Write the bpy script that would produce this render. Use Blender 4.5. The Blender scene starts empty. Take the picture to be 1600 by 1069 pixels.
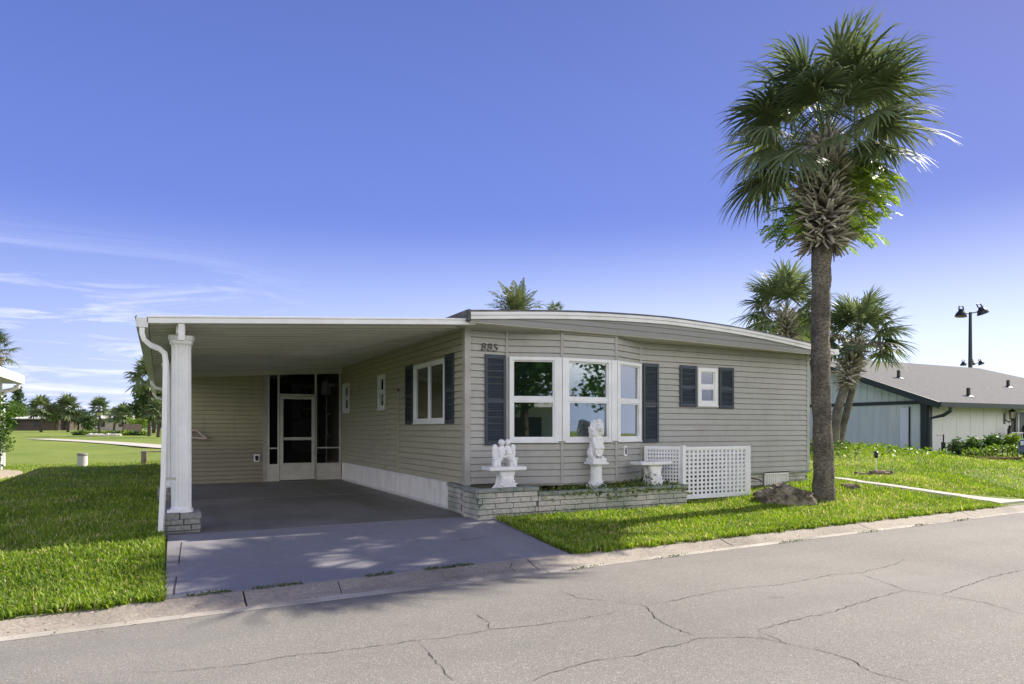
import bpy, bmesh, math, random
import numpy as np
from mathutils import Vector, Matrix, noise
R = math.radians
PI = math.pi
rnd = random.Random(7)
sc = bpy.context.scene
col = sc.collection

# ------------------------------------------------------------------ camera, sky, sun, exposure
cam_d = bpy.data.cameras.new('camera'); cam = bpy.data.objects.new('camera', cam_d); col.objects.link(cam)
cam.location = (0, 0, 1.5); cam.rotation_euler = (R(90), 0, R(-27.6))
cam_d.sensor_width = 36; cam_d.lens = 23.65; cam_d.shift_y = 0.0847; cam_d.clip_end = 3000; cam_d.clip_start = 0.05
sc.camera = cam
sc.view_settings.view_transform = 'Standard'; sc.view_settings.look = 'None'
sc.view_settings.exposure = 0.90; sc.view_settings.gamma = 1
SUN = Vector((1.0, 0.10, 0.82)).normalized()
elev = math.asin(SUN.z); azim = math.atan2(SUN.x, SUN.y)
w = bpy.data.worlds.new('World'); sc.world = w; w.use_nodes = True
nt = w.node_tree; nt.nodes.clear()
def wn(t, **k):
    n = nt.nodes.new(t)
    for a, b in k.items(): setattr(n, a, b)
    return n
SKY_GAIN, SKY_K, SKY_SAT, SKY_TINT = 1.1, 0.35, 1.05, (0.9, 0.88, 1.22, 1)
out = wn('ShaderNodeOutputWorld'); bg = wn('ShaderNodeBackground'); bg.inputs['Strength'].default_value = 0.13
sky = wn('ShaderNodeTexSky', sky_type='NISHITA', sun_disc=False, sun_elevation=elev, sun_rotation=azim,
         air_density=1.3, dust_density=1.2, ozone_density=2.2, altitude=0)
# soft-clip the physical sky so that the haze round the sun stays blue, then tint it as the photograph's camera did
lumn = wn('ShaderNodeRGBToBW'); nt.links.new(sky.outputs[0], lumn.inputs[0])
def M_(op, a, b=None, c=None):
    n = wn('ShaderNodeMath', operation=op)
    for i, v in enumerate((a, b, c)):
        if v is None: continue
        if isinstance(v, (int, float)): n.inputs[i].default_value = v
        else: nt.links.new(v, n.inputs[i])
    return n.outputs[0]
kdiv = M_('DIVIDE', SKY_GAIN, M_('MULTIPLY_ADD', lumn.outputs[0], SKY_K, 1.0))
vsc = wn('ShaderNodeVectorMath', operation='SCALE'); nt.links.new(sky.outputs[0], vsc.inputs[0]); nt.links.new(kdiv, vsc.inputs['Scale'])
hsv = wn('ShaderNodeHueSaturation'); hsv.inputs['Saturation'].default_value = SKY_SAT; nt.links.new(vsc.outputs[0], hsv.inputs['Color'])
tint = wn('ShaderNodeMix', data_type='RGBA', blend_type='MULTIPLY'); tint.inputs[0].default_value = 1
tint.inputs[7].default_value = SKY_TINT
nt.links.new(hsv.outputs[0], tint.inputs[6])
tint2 = wn('ShaderNodeMix', data_type='RGBA'); tint2.inputs[0].default_value = 0.68
tcz = wn('ShaderNodeTexCoord'); spz = wn('ShaderNodeSeparateXYZ'); nt.links.new(tcz.outputs['Generated'], spz.inputs[0])
zr_ = wn('ShaderNodeValToRGB'); e_ = zr_.color_ramp.elements; e_[0].position = 0.02; e_[0].color = (.36, .47, .95, 1); e_[1].position = 0.62; e_[1].color = (.065, .100, .36, 1)
m_ = zr_.color_ramp.elements.new(0.28); m_.color = (.145, .215, .70, 1)
nt.links.new(spz.outputs['Z'], zr_.inputs[0]); zs_ = wn('ShaderNodeVectorMath', operation='SCALE'); zs_.inputs['Scale'].default_value = 5.0; nt.links.new(zr_.outputs[0], zs_.inputs[0])
nt.links.new(tint.outputs[2], tint2.inputs[6]); nt.links.new(zs_.outputs[0], tint2.inputs[7])
geo = wn('ShaderNodeTexCoord'); sep = wn('ShaderNodeSeparateXYZ'); nt.links.new(geo.outputs['Generated'], sep.inputs[0])
# cirrus: noise on a plane high above, stretched along one direction
zc = M_('ADD', M_('MAXIMUM', sep.outputs['Z'], 0.0), 0.13)
cx = M_('DIVIDE', sep.outputs['X'], zc); cy = M_('DIVIDE', sep.outputs['Y'], zc)
comb = wn('ShaderNodeCombineXYZ'); nt.links.new(cx, comb.inputs[0]); nt.links.new(cy, comb.inputs[1])
mp = wn('ShaderNodeMapping'); mp.inputs['Rotation'].default_value = (0, 0, R(22)); mp.inputs['Scale'].default_value = (0.75, 1.7, 1)
nt.links.new(comb.outputs[0], mp.inputs['Vector'])
n1 = wn('ShaderNodeTexNoise'); n1.inputs['Scale'].default_value = 1.5; n1.inputs['Detail'].default_value = 9; n1.inputs['Roughness'].default_value = 0.70; n1.inputs['Distortion'].default_value = 0.9
nt.links.new(mp.outputs[0], n1.inputs['Vector'])
rmp = wn('ShaderNodeMapRange'); rmp.inputs[1].default_value = 0.47; rmp.inputs[2].default_value = 0.66
nt.links.new(n1.outputs[0], rmp.inputs[0])
# clouds lie low, in the quarter of the sky behind the golf course
nz = wn('ShaderNodeMapRange', interpolation_type='SMOOTHSTEP'); nz.inputs[1].default_value = 0.26; nz.inputs[2].default_value = 0.12
nt.links.new(sep.outputs['Z'], nz.inputs[0])
nx = wn('ShaderNodeMapRange', interpolation_type='SMOOTHSTEP'); nx.inputs[1].default_value = 0.25; nx.inputs[2].default_value = -0.05
nt.links.new(sep.outputs['X'], nx.inputs[0])
cm = M_('MULTIPLY', M_('MULTIPLY', nz.outputs[0], nx.outputs[0]), rmp.outputs[0])
cl = wn('ShaderNodeMix', data_type='RGBA'); cl.inputs[7].default_value = (4.6, 4.7, 6.0, 1)
# pale haze low down, strongest on the sun's side
dt = wn('ShaderNodeVectorMath', operation='DOT_PRODUCT'); dt.inputs[1].default_value = (SUN.x, SUN.y, 0); nt.links.new(geo.outputs['Generated'], dt.inputs[0])
hz1 = wn('ShaderNodeMapRange', interpolation_type='SMOOTHSTEP'); hz1.inputs[1].default_value = 0.31; hz1.inputs[2].default_value = 0.0; nt.links.new(sep.outputs['Z'], hz1.inputs[0])
hz2 = wn('ShaderNodeMapRange', interpolation_type='SMOOTHSTEP'); hz2.inputs[1].default_value = -0.3; hz2.inputs[2].default_value = 0.85; hz2.inputs[3].default_value = 0.22; hz2.inputs[4].default_value = 1.0; nt.links.new(dt.outputs['Value'], hz2.inputs[0])
hzm = wn('ShaderNodeMix', data_type='RGBA'); hzm.inputs[7].default_value = (4.6, 5.2, 6.6, 1)
nt.links.new(M_('MULTIPLY', hz1.outputs[0], hz2.outputs[0]), hzm.inputs[0]); nt.links.new(tint2.outputs[2], hzm.inputs[6])
nt.links.new(M_('MULTIPLY', cm, 0.8), cl.inputs[0]); nt.links.new(hzm.outputs[2], cl.inputs[6])
# unseen bright cloud bank behind the camera, added to fill the shaded front
n2 = wn('ShaderNodeTexNoise'); n2.inputs['Scale'].default_value = 2.1; n2.inputs['Detail'].default_value = 7; n2.inputs['Roughness'].default_value = 0.55
nt.links.new(geo.outputs['Generated'], n2.inputs['Vector'])
c2 = wn('ShaderNodeMapRange', interpolation_type='SMOOTHSTEP'); c2.inputs[1].default_value = 0.30; c2.inputs[2].default_value = 0.44; nt.links.new(n2.outputs[0], c2.inputs[0])
c3 = wn('ShaderNodeMapRange', interpolation_type='SMOOTHSTEP'); c3.inputs[1].default_value = -0.02; c3.inputs[2].default_value = -0.30; nt.links.new(sep.outputs['Y'], c3.inputs[0])
c4 = wn('ShaderNodeMapRange', interpolation_type='SMOOTHSTEP'); c4.inputs[1].default_value = 0.03; c4.inputs[2].default_value = 0.12; nt.links.new(sep.outputs['Z'], c4.inputs[0])
c5 = wn('ShaderNodeMapRange', interpolation_type='SMOOTHSTEP'); c5.inputs[1].default_value = 0.62; c5.inputs[2].default_value = 0.40; nt.links.new(sep.outputs['Z'], c5.inputs[0])
cu = wn('ShaderNodeMix', data_type='RGBA'); cu.inputs[7].default_value = (9.8, 9.6, 9.8, 1)
nt.links.new(M_('MULTIPLY', M_('MULTIPLY', M_('MULTIPLY', c2.outputs[0], c3.outputs[0]), c4.outputs[0]), c5.outputs[0]), cu.inputs[0]); nt.links.new(cl.outputs[2], cu.inputs[6])
nt.links.new(cu.outputs[2], bg.inputs['Color']); nt.links.new(bg.outputs[0], out.inputs[0])
sl = bpy.data.lights.new('sun', 'SUN'); sl.energy = 5.0; sl.angle = R(0.55); sl.color = (1, 0.92, 0.79)
so = bpy.data.objects.new('sun', sl); col.objects.link(so); so.rotation_euler = SUN.to_track_quat('Z', 'Y').to_euler()
sc.cycles.max_bounces = 8; sc.cycles.transparent_max_bounces = 24; sc.cycles.diffuse_bounces = 6

# ------------------------------------------------------------------ pixel measuring of the photograph (1600 wide)
VX, VY = math.sin(R(27.6)), math.cos(R(27.6)); F = 1051.0; HZ = 670.0
def dirp(px):
    u = (px-800)/F; return VX+u*VY, VY-u*VX
def at(px, py, t):
    a, b = dirp(px); return Vector((a*t, b*t, 1.5+(HZ-py)/F*t))
def sstep(x): x = min(1, max(0, x)); return x*x*(3-2*x)
def ky(x): return 0.037*x
def zt(x, y):
    v = y-ky(x)
    z = 0.075+0.165*sstep((v-6.28)/2.4)
    z += 0.20*sstep((x-8)/4)*sstep((v-6.7)/2.3)*(1-.7*sstep((x-20)/7))
    z += 0.46*math.exp(-((x-19.5)/3.6)**2-((y-14.5)/3.5)**2)
    z += 0.008*min(140, max(0, y-20)) - 0.04*sstep(-x/1.5)*sstep((v-6.28)/1.0)
    return z
def ground(px, py):
    a, b = dirp(px); t = 4.0
    while t < 900:
        if 1.5+(HZ-py)/F*t <= zt(a*t, b*t): break
        t *= 1.004
    return Vector((a*t, b*t, zt(a*t, b*t)))

# ------------------------------------------------------------------ mesh helpers
class MB:
    def __init__(s): s.v = []; s.f = []
    def add(s, vs, fs):
        n = len(s.v); s.v += [tuple(p) for p in vs]; s.f += [tuple(i+n for i in f) for f in fs]; return s
    def box(s, x0, y0, z0, x1, y1, z1):
        return s.hexa([(x0,y0,z0),(x1,y0,z0),(x1,y1,z0),(x0,y1,z0),(x0,y0,z1),(x1,y0,z1),(x1,y1,z1),(x0,y1,z1)])
    def hexa(s, p):
        return s.add(p, [(0,3,2,1),(4,5,6,7),(0,1,5,4),(1,2,6,5),(2,3,7,6),(3,0,4,7)])
    def obox(s, c, ax, ay, az):     # centre and three half vectors
        c = Vector(c); ax, ay, az = Vector(ax), Vector(ay), Vector(az)
        return s.hexa([c-ax-ay-az, c+ax-ay-az, c+ax+ay-az, c-ax+ay-az, c-ax-ay+az, c+ax-ay+az, c+ax+ay+az, c-ax+ay+az])
    def quad(s, a, b, c, d): return s.add([a, b, c, d], [(0,1,2,3)])
    def tube(s, pts, rad, n=10, cap=True, sx=1.0):
        pts = [Vector(p) for p in pts]; m = len(pts)
        rs = rad if isinstance(rad, (list, tuple)) else [rad]*m
        vs = []; prev = None
        for i, p in enumerate(pts):
            t = (pts[min(i+1, m-1)]-pts[max(i-1, 0)]).normalized()
            if prev is None:
                u = t.cross(Vector((0, 0, 1)))
                if u.length < 1e-3: u = Vector((1, 0, 0))
            else: u = prev-t*prev.dot(t)
            u.normalize(); prev = u; q = t.cross(u)
            for k in range(n):
                a = 2*PI*k/n+PI/n; vs.append(p+(u*math.cos(a)*sx+q*math.sin(a))*rs[i])
        fs = [(i*n+k, i*n+(k+1) % n, (i+1)*n+(k+1) % n, (i+1)*n+k) for i in range(m-1) for k in range(n)]
        if cap: fs += [tuple(range(n))[::-1], tuple((m-1)*n+k for k in range(n))]
        return s.add(vs, fs)
    def lathe(s, prof, c=(0, 0, 0), n=24, fl=0, fd=0.0):
        vs = []
        for (r, z) in prof:
            for k in range(n):
                a = 2*PI*k/n; rr = r*(1-fd*(0.5+0.5*math.cos(fl*a))) if fl else r
                vs.append((c[0]+rr*math.cos(a), c[1]+rr*math.sin(a), c[2]+z))
        m = len(prof)
        fs = [(i*n+k, i*n+(k+1) % n, (i+1)*n+(k+1) % n, (i+1)*n+k) for i in range(m-1) for k in range(n)]
        fs += [tuple(range(n))[::-1], tuple((m-1)*n+k for k in range(n))]
        return s.add(vs, fs)
    def prism(s, poly, z0, z1):
        n = len(poly)
        vs = [(x, y, z0) for x, y in poly]+[(x, y, z1) for x, y in poly]
        return s.add(vs, [tuple(range(n))[::-1], tuple(range(n, 2*n))]+[(i, (i+1) % n, (i+1) % n+n, i+n) for i in range(n)])
    def ell(s, c, r, rot=(0, 0, 0), n=12, m=8):
        from mathutils import Euler
        Mx = Euler([R(a) for a in rot]).to_matrix(); vs = []; c = Vector(c)
        for i in range(1, m):
            th = PI*i/m
            for k in range(n):
                a = 2*PI*k/n
                vs.append(c+Mx@Vector((r[0]*math.sin(th)*math.cos(a), r[1]*math.sin(th)*math.sin(a), r[2]*math.cos(th))))
        fs = [(i*n+k, (i+1)*n+k, (i+1)*n+(k+1) % n, i*n+(k+1) % n) for i in range(m-2) for k in range(n)]
        vs += [c+Mx@Vector((0, 0, r[2])), c-Mx@Vector((0, 0, r[2]))]; T = n*(m-1)
        fs += [(T, k, (k+1) % n) for k in range(n)]+[(T+1, (m-2)*n+(k+1) % n, (m-2)*n+k) for k in range(n)]
        return s.add(vs, fs)
    def build(s, name, mat, parent=None, smooth=False, bevel=0, origin=None, attrs=None):
        me = bpy.data.meshes.new(name)
        vs = s.v
        if parent is not None:
            po = Vector(parent.get('_o', (0, 0, 0))); vs = [tuple(Vector(p)-po) for p in vs]
        elif origin is not None:
            vs = [tuple(Vector(p)-Vector(origin)) for p in vs]
        me.from_pydata(vs, [], s.f); me.update()
        ob = bpy.data.objects.new(name, me); col.objects.link(ob)
        if mat: me.materials.append(mat)
        if parent is not None:
            ob.parent = parent; ob['_o'] = parent.get('_o', (0, 0, 0))
        else:
            ob['_o'] = tuple(origin) if origin is not None else (0, 0, 0)
            if origin is not None: ob.location = origin
        if smooth: me.polygons.foreach_set('use_smooth', [True]*len(me.polygons))
        if bevel:
            b = ob.modifiers.new('b', 'BEVEL'); b.width = bevel; b.segments = 2; b.limit_method = 'ANGLE'; b.harden_normals = False
        return ob
def np_mesh(name, V, Fc, mat, parent=None, cols=None, origin=None, smooth=False):
    """V (n,3) Fc list of arrays of faces (m,k)"""
    me = bpy.data.meshes.new(name)
    V = np.asarray(V, dtype=np.float32)
    if parent is not None: V = V-np.array(parent.get('_o', (0, 0, 0)), dtype=np.float32)
    elif origin is not None: V = V-np.array(origin, dtype=np.float32)
    me.vertices.add(len(V)); me.vertices.foreach_set('co', V.ravel())
    loops = np.concatenate([f.ravel() for f in Fc]); tot = np.concatenate([np.full(len(f), f.shape[1]) for f in Fc])
    st = np.concatenate([[0], np.cumsum(tot)[:-1]])
    me.loops.add(len(loops)); me.loops.foreach_set('vertex_index', loops.astype(np.int32))
    me.polygons.add(len(tot)); me.polygons.foreach_set('loop_start', st.astype(np.int32)); me.polygons.foreach_set('loop_total', tot.astype(np.int32))
    if smooth: me.polygons.foreach_set('use_smooth', np.ones(len(tot), dtype=bool))
    me.update(calc_edges=True)
    if cols is not None:
        a = me.attributes.new('var', 'FLOAT', 'POINT'); a.data.foreach_set('value', np.asarray(cols, dtype=np.float32))
    if mat: me.materials.append(mat)
    ob = bpy.data.objects.new(name, me); col.objects.link(ob)
    if parent is not None: ob.parent = parent; ob['_o'] = parent.get('_o', (0, 0, 0))
    elif origin is not None: ob.location = origin
    return ob
def tag(o, label=None, cat=None, group=None, kind=None):
    if label: o['label'] = label
    if cat: o['category'] = cat
    if group: o['group'] = group
    if kind: o['kind'] = kind
    return o
def thing(name, loc, label, cat, group=None):
    o = bpy.data.objects.new(name, None); col.objects.link(o); o.location = loc; o['_o'] = tuple(loc); o.empty_display_size = 0.1
    return tag(o, label, cat, group)
def copy_tree(o, parent=None):
    c = o.copy(); col.objects.link(c)
    if parent: c.parent = parent
    for ch in list(o.children): copy_tree(ch, c)
    return c

# ------------------------------------------------------------------ materials
def mat(name, base, rough=0.7, spec=0.4, metal=0, var=None, vscale=4, bump=0, bscale=60, stretch=(1, 1, 1), detail=6, coord='Object', vrange=(0.3, 0.7), extra=None, trans=0, bdist=0.01):
    m = bpy.data.materials.new(name); m.use_nodes = True; t = m.node_tree; b = t.nodes['Principled BSDF']
    b.inputs['Base Color'].default_value = (*base, 1); b.inputs['Roughness'].default_value = rough
    b.inputs['Specular IOR Level'].default_value = spec; b.inputs['Metallic'].default_value = metal
    tc = t.nodes.new('ShaderNodeTexCoord'); mpn = t.nodes.new('ShaderNodeMapping'); mpn.inputs['Scale'].default_value = stretch
    t.links.new(tc.outputs[coord], mpn.inputs[0])
    last = None
    def nz(scale, det=detail, rough_=0.6):
        n = t.nodes.new('ShaderNodeTexNoise'); n.inputs['Scale'].default_value = scale; n.inputs['Detail'].default_value = det; n.inputs['Roughness'].default_value = rough_
        t.links.new(mpn.outputs[0], n.inputs['Vector']); return n
    def mixc(fac, a, c2, blend='MIX'):
        x = t.nodes.new('ShaderNodeMix'); x.data_type = 'RGBA'; x.blend_type = blend
        if isinstance(fac, float): x.inputs[0].default_value = fac
        else: t.links.new(fac, x.inputs[0])
        if isinstance(a, tuple): x.inputs[6].default_value = (*a, 1)
        else: t.links.new(a, x.inputs[6])
        if isinstance(c2, tuple): x.inputs[7].default_value = (*c2, 1)
        else: t.links.new(c2, x.inputs[7])
        return x.outputs[2]
    def rng(src, lo, hi, a=0., b_=1.):
        r = t.nodes.new('ShaderNodeMapRange'); r.inputs[1].default_value = lo; r.inputs[2].default_value = hi
        r.inputs[3].default_value = a; r.inputs[4].default_value = b_
        t.links.new(src, r.inputs[0]); return r.outputs[0]
    c = base
    if var:
        c = mixc(rng(nz(vscale).outputs[0], *vrange), base, var)
    if extra: c = extra(t, mpn, nz, mixc, rng, c)
    if not isinstance(c, tuple): t.links.new(c, b.inputs['Base Color'])
    if bump:
        bn = t.nodes.new('ShaderNodeBump'); bn.inputs['Strength'].default_value = bump; bn.inputs['Distance'].default_value = bdist
        t.links.new(nz(bscale, 5).outputs[0], bn.inputs['Height']); t.links.new(bn.outputs[0], b.inputs['Normal'])
    return m
def leafmat(name, c1, c2, rough=0.5, transl=0.35, attr=True, c3=None):
    m = bpy.data.materials.new(name); m.use_nodes = True; t = m.node_tree; b = t.nodes['Principled BSDF']; o = t.nodes['Material Output']
    a = t.nodes.new('ShaderNodeAttribute'); a.attribute_name = 'var'
    r = t.nodes.new('ShaderNodeValToRGB'); r.color_ramp.elements[0].color = (*c1, 1); r.color_ramp.elements[1].color = (*c2, 1)
    if c3:
        r.color_ramp.elements[1].position = 0.8; e = r.color_ramp.elements.new(1.0); e.color = (*c3, 1)
    t.links.new(a.outputs['Fac'], r.inputs[0]); t.links.new(r.outputs[0], b.inputs['Base Color'])
    b.inputs['Roughness'].default_value = rough; b.inputs['Specular IOR Level'].default_value = 0.35
    tr = t.nodes.new('ShaderNodeBsdfTranslucent'); hs = t.nodes.new('ShaderNodeHueSaturation'); hs.inputs['Value'].default_value = 1.5; hs.inputs['Saturation'].default_value = 1.15
    t.links.new(r.outputs[0], hs.inputs['Color']); t.links.new(hs.outputs[0], tr.inputs[0])
    mx = t.nodes.new('ShaderNodeMixShader'); mx.inputs[0].default_value = transl
    t.links.new(b.outputs[0], mx.inputs[1]); t.links.new(tr.outputs[0], mx.inputs[2]); t.links.new(mx.outputs[0], o.inputs[0])
    return m
def glassmat(name, tint_=(0.72, 0.8, 0.78), refl=1.0):
    m = bpy.data.materials.new(name); m.use_nodes = True; t = m.node_tree; t.nodes.clear()
    o = t.nodes.new('ShaderNodeOutputMaterial'); tr = t.nodes.new('ShaderNodeBsdfTransparent'); tr.inputs[0].default_value = (*tint_, 1)
    g = t.nodes.new('ShaderNodeBsdfGlossy'); g.inputs['Roughness'].default_value = 0.015; g.inputs[0].default_value = (0.95, 0.97, 1, 1)
    f = t.nodes.new('ShaderNodeFresnel'); f.inputs[0].default_value = 1.7
    mm = t.nodes.new('ShaderNodeMath'); mm.operation = 'MULTIPLY'; mm.use_clamp = True; mm.inputs[1].default_value = 2.4*refl
    t.links.new(f.outputs[0], mm.inputs[0])
    mx = t.nodes.new('ShaderNodeMixShader'); t.links.new(mm.outputs[0], mx.inputs[0]); t.links.new(tr.outputs[0], mx.inputs[1]); t.links.new(g.outputs[0], mx.inputs[2])
    t.links.new(mx.outputs[0], o.inputs[0]); return m
def screenmat():
    m = bpy.data.materials.new('insect_screen'); m.use_nodes = True; t = m.node_tree; t.nodes.clear()
    o = t.nodes.new('ShaderNodeOutputMaterial'); tr = t.nodes.new('ShaderNodeBsdfTransparent'); d = t.nodes.new('ShaderNodeBsdfDiffuse'); d.inputs[0].default_value = (0.012, 0.012, 0.013, 1)
    mx = t.nodes.new('ShaderNodeMixShader'); mx.inputs[0].default_value = 0.5
    t.links.new(tr.outputs[0], mx.inputs[1]); t.links.new(d.outputs[0], mx.inputs[2]); t.links.new(mx.outputs[0], o.inputs[0]); return m

def siding_extra(t, mpn, nz, mixc, rng, c):
    m2 = t.nodes.new('ShaderNodeMapping'); m2.inputs['Scale'].default_value = (9, 9, 0.5); t.links.new(mpn.outputs[0], m2.inputs[0])
    n3 = t.nodes.new('ShaderNodeTexNoise'); n3.inputs['Scale'].default_value = 1.0; n3.inputs['Detail'].default_value = 6; t.links.new(m2.outputs[0], n3.inputs['Vector'])
    c = mixc(rng(n3.outputs[0], 0.5, 0.78, 0, 0.35), c, (0.24, 0.225, 0.18))
    c = mixc(rng(nz(1.3, 8).outputs[0], 0.5, 0.8, 0, 0.35), c, (0.21, 0.20, 0.165))
    return mixc(rng(nz(35, 4).outputs[0], 0.6, 0.75, 0, 0.15), c, (0.2, 0.19, 0.17))
mSid = mat('vinyl_siding', (0.375, 0.37, 0.335), 0.55, 0.35, extra=siding_extra, bump=0.12, bscale=40, stretch=(1, 1, 6), bdist=0.004)
mSidSide = mat('olive_shade_side_siding', (0.385, 0.365, 0.27), 0.55, 0.35, extra=siding_extra, bump=0.12, bscale=40, stretch=(1, 1, 6), bdist=0.004)  # front siding again, with the carport's olive shade put into the colour
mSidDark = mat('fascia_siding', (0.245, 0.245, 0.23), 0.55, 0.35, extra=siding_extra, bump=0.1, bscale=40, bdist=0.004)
def low_dark_band(t, mpn, nz, mixc, rng, c):
    # noisy darkening towards the lowest courses of the storage wall
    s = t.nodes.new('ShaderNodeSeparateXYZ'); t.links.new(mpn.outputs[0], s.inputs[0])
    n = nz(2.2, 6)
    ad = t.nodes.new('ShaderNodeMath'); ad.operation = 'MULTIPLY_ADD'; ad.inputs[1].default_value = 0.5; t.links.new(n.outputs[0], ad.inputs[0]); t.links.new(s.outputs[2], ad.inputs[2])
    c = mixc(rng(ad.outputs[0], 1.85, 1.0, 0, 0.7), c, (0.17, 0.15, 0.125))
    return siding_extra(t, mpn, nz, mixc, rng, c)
mSidStore = mat('olive_shade_storage_siding', (0.44, 0.41, 0.27), 0.55, 0.35, extra=low_dark_band, bump=0.12, bscale=40, bdist=0.004)  # same siding, olive light under the carport put into the base colour
mTrimG = mat('siding_trim', (0.42, 0.41, 0.38), 0.5, 0.35, var=(0.30, 0.285, 0.25), vscale=3)
mWhite = mat('white_vinyl', (0.80, 0.80, 0.80), 0.35, 0.5, var=(0.70, 0.70, 0.69), vscale=5)
mWhiteD = mat('white_aluminium', (0.74, 0.74, 0.73), 0.4, 0.5, var=(0.58, 0.57, 0.54), vscale=2.5, vrange=(0.45, 0.75))
mSoffit = mat('cream_aluminium', (0.62, 0.60, 0.52), 0.32, 0.5, var=(0.5, 0.48, 0.40), vscale=2, stretch=(0.4, 3, 1))
mShut = mat('shutter_vinyl', (0.024, 0.036, 0.052), 0.45, 0.4, var=(0.036, 0.052, 0.070), vscale=12)
mGlass = glassmat('window_glass'); mScreen = screenmat()
mDark = mat('dark_interior', (0.045, 0.042, 0.04), 0.9, 0.1, var=(0.03, 0.03, 0.03), vscale=3)
mBlind = mat('window_blind', (0.10, 0.14, 0.125), 0.6, 0.3)
mBlack = mat('black_iron', (0.012, 0.012, 0.013), 0.4, 0.5)
mShingle = mat('roof_shingle', (0.16, 0.155, 0.15), 0.9, 0.2, var=(0.07, 0.075, 0.06), vscale=5, bump=0.6, bscale=90)
mSkirt = mat('skirt_vinyl', (0.70, 0.69, 0.66), 0.5, 0.4, var=(0.52, 0.50, 0.46), vscale=6, stretch=(1, 1, 0.3), vrange=(0.45, 0.8))
def brickx(t, mpn, nz, mixc, rng, c):
    c = mixc(rng(nz(26, 5).outputs[0], 0.45, 0.72, 0, 0.55), c, (0.17, 0.16, 0.15))
    return mixc(rng(nz(1.7, 5).outputs[0], 0.44, 0.64, 0, 0.65), c, (0.20, 0.25, 0.18))
mBrick = mat('painted_split_brick', (0.56, 0.53, 0.47), 0.85, 0.25, extra=brickx, bump=1.0, bscale=42, bdist=0.02)
mMort = mat('mortar', (0.15, 0.14, 0.125), 0.95, 0.1, var=(0.09, 0.09, 0.08), vscale=20)
mCap = mat('weathered_cap_brick', (0.16, 0.20, 0.165), 0.8, 0.3, var=(0.30, 0.30, 0.27), vscale=7, bump=0.8, bscale=45, bdist=0.015)
mPierB = mat('rough_grey_brick', (0.33, 0.33, 0.31), 0.9, 0.25, var=(0.17, 0.18, 0.16), vscale=22, bump=1.0, bscale=45, bdist=0.02)
mConc = mat('white_painted_cement', (0.78, 0.77, 0.76), 0.6, 0.35, var=(0.60, 0.59, 0.57), vscale=18, vrange=(0.5, 0.8), bump=0.25, bscale=80, bdist=0.004)
def roadx(t, mpn, nz, mixc, rng, c):
    v = t.nodes.new('ShaderNodeTexVoronoi'); v.inputs['Scale'].default_value = 120; t.links.new(mpn.outputs[0], v.inputs['Vector'])
    hs = t.nodes.new('ShaderNodeSeparateColor'); t.links.new(v.outputs['Color'], hs.inputs[0])
    c = mixc(rng(hs.outputs[0], 0, 1, 0, 0.75), c, (0.14, 0.135, 0.12))
    c = mixc(rng(hs.outputs[1], 0.88, 1, 0, 0.7), c, (0.52, 0.48, 0.44))
    c = mixc(rng(hs.outputs[2], 0.9, 1, 0, 0.8), c, (0.24, 0.15, 0.12))
    c = mixc(rng(v.outputs['Distance'], 0.35, 0.75, 0, 0.6), c, (0.09, 0.085, 0.08))
    c = mixc(rng(nz(0.35, 6).outputs[0], 0.35, 0.7, 0, 0.35), c, (0.33, 0.315, 0.285))
    c = mixc(rng(nz(1.5, 8).outputs[0], 0.55, 0.75, 0, 0.25), c, (0.13, 0.125, 0.12))
    m2 = t.nodes.new('ShaderNodeMapping'); m2.inputs['Scale'].default_value = (0.07, 0.9, 1); m2.inputs['Rotation'].default_value = (0, 0, -0.037); t.links.new(mpn.outputs[0], m2.inputs[0])
    n3 = t.nodes.new('ShaderNodeTexNoise'); n3.inputs['Scale'].default_value = 1.6; n3.inputs['Detail'].default_value = 5; t.links.new(m2.outputs[0], n3.inputs['Vector'])
    c = mixc(rng(n3.outputs[0], 0.45, 0.7, 0, 0.35), c, (0.15, 0.145, 0.135))
    return mixc(rng(nz(0.9, 3).outputs[0], 0.68, 0.74, 0, 0.35), c, (0.10, 0.095, 0.09))
mRoad = mat('worn_asphalt', (0.255, 0.245, 0.215), 0.85, 0.3, extra=roadx, bump=0.7, bscale=95, bdist=0.006)
def kerbx(t, mpn, nz, mixc, rng, c):
    c = mixc(rng(nz(0.55, 7).outputs[0], 0.42, 0.62, 0, 0.75), c, (0.17, 0.15, 0.125))
    v = t.nodes.new('ShaderNodeTexVoronoi'); v.inputs['Scale'].default_value = 60; t.links.new(mpn.outputs[0], v.inputs['Vector'])
    hs = t.nodes.new('ShaderNodeSeparateColor'); t.links.new(v.outputs['Color'], hs.inputs[0])
    c = mixc(rng(hs.outputs[0], 0.5, 1, 0, 0.45), c, (0.13, 0.12, 0.105))
    return mixc(rng(hs.outputs[1], 0.88, 1, 0, 0.45), c, (0.45, 0.42, 0.37))
mKerb = mat('weathered_kerb_concrete', (0.34, 0.30, 0.25), 0.9, 0.25, extra=kerbx, bump=0.6, bscale=80, bdist=0.006)
mKerbL = mat('pale_gutter_concrete', (0.50, 0.46, 0.40), 0.9, 0.25, var=(0.22, 0.20, 0.17), vscale=1.2, bump=0.4, bscale=80, bdist=0.004)
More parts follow.
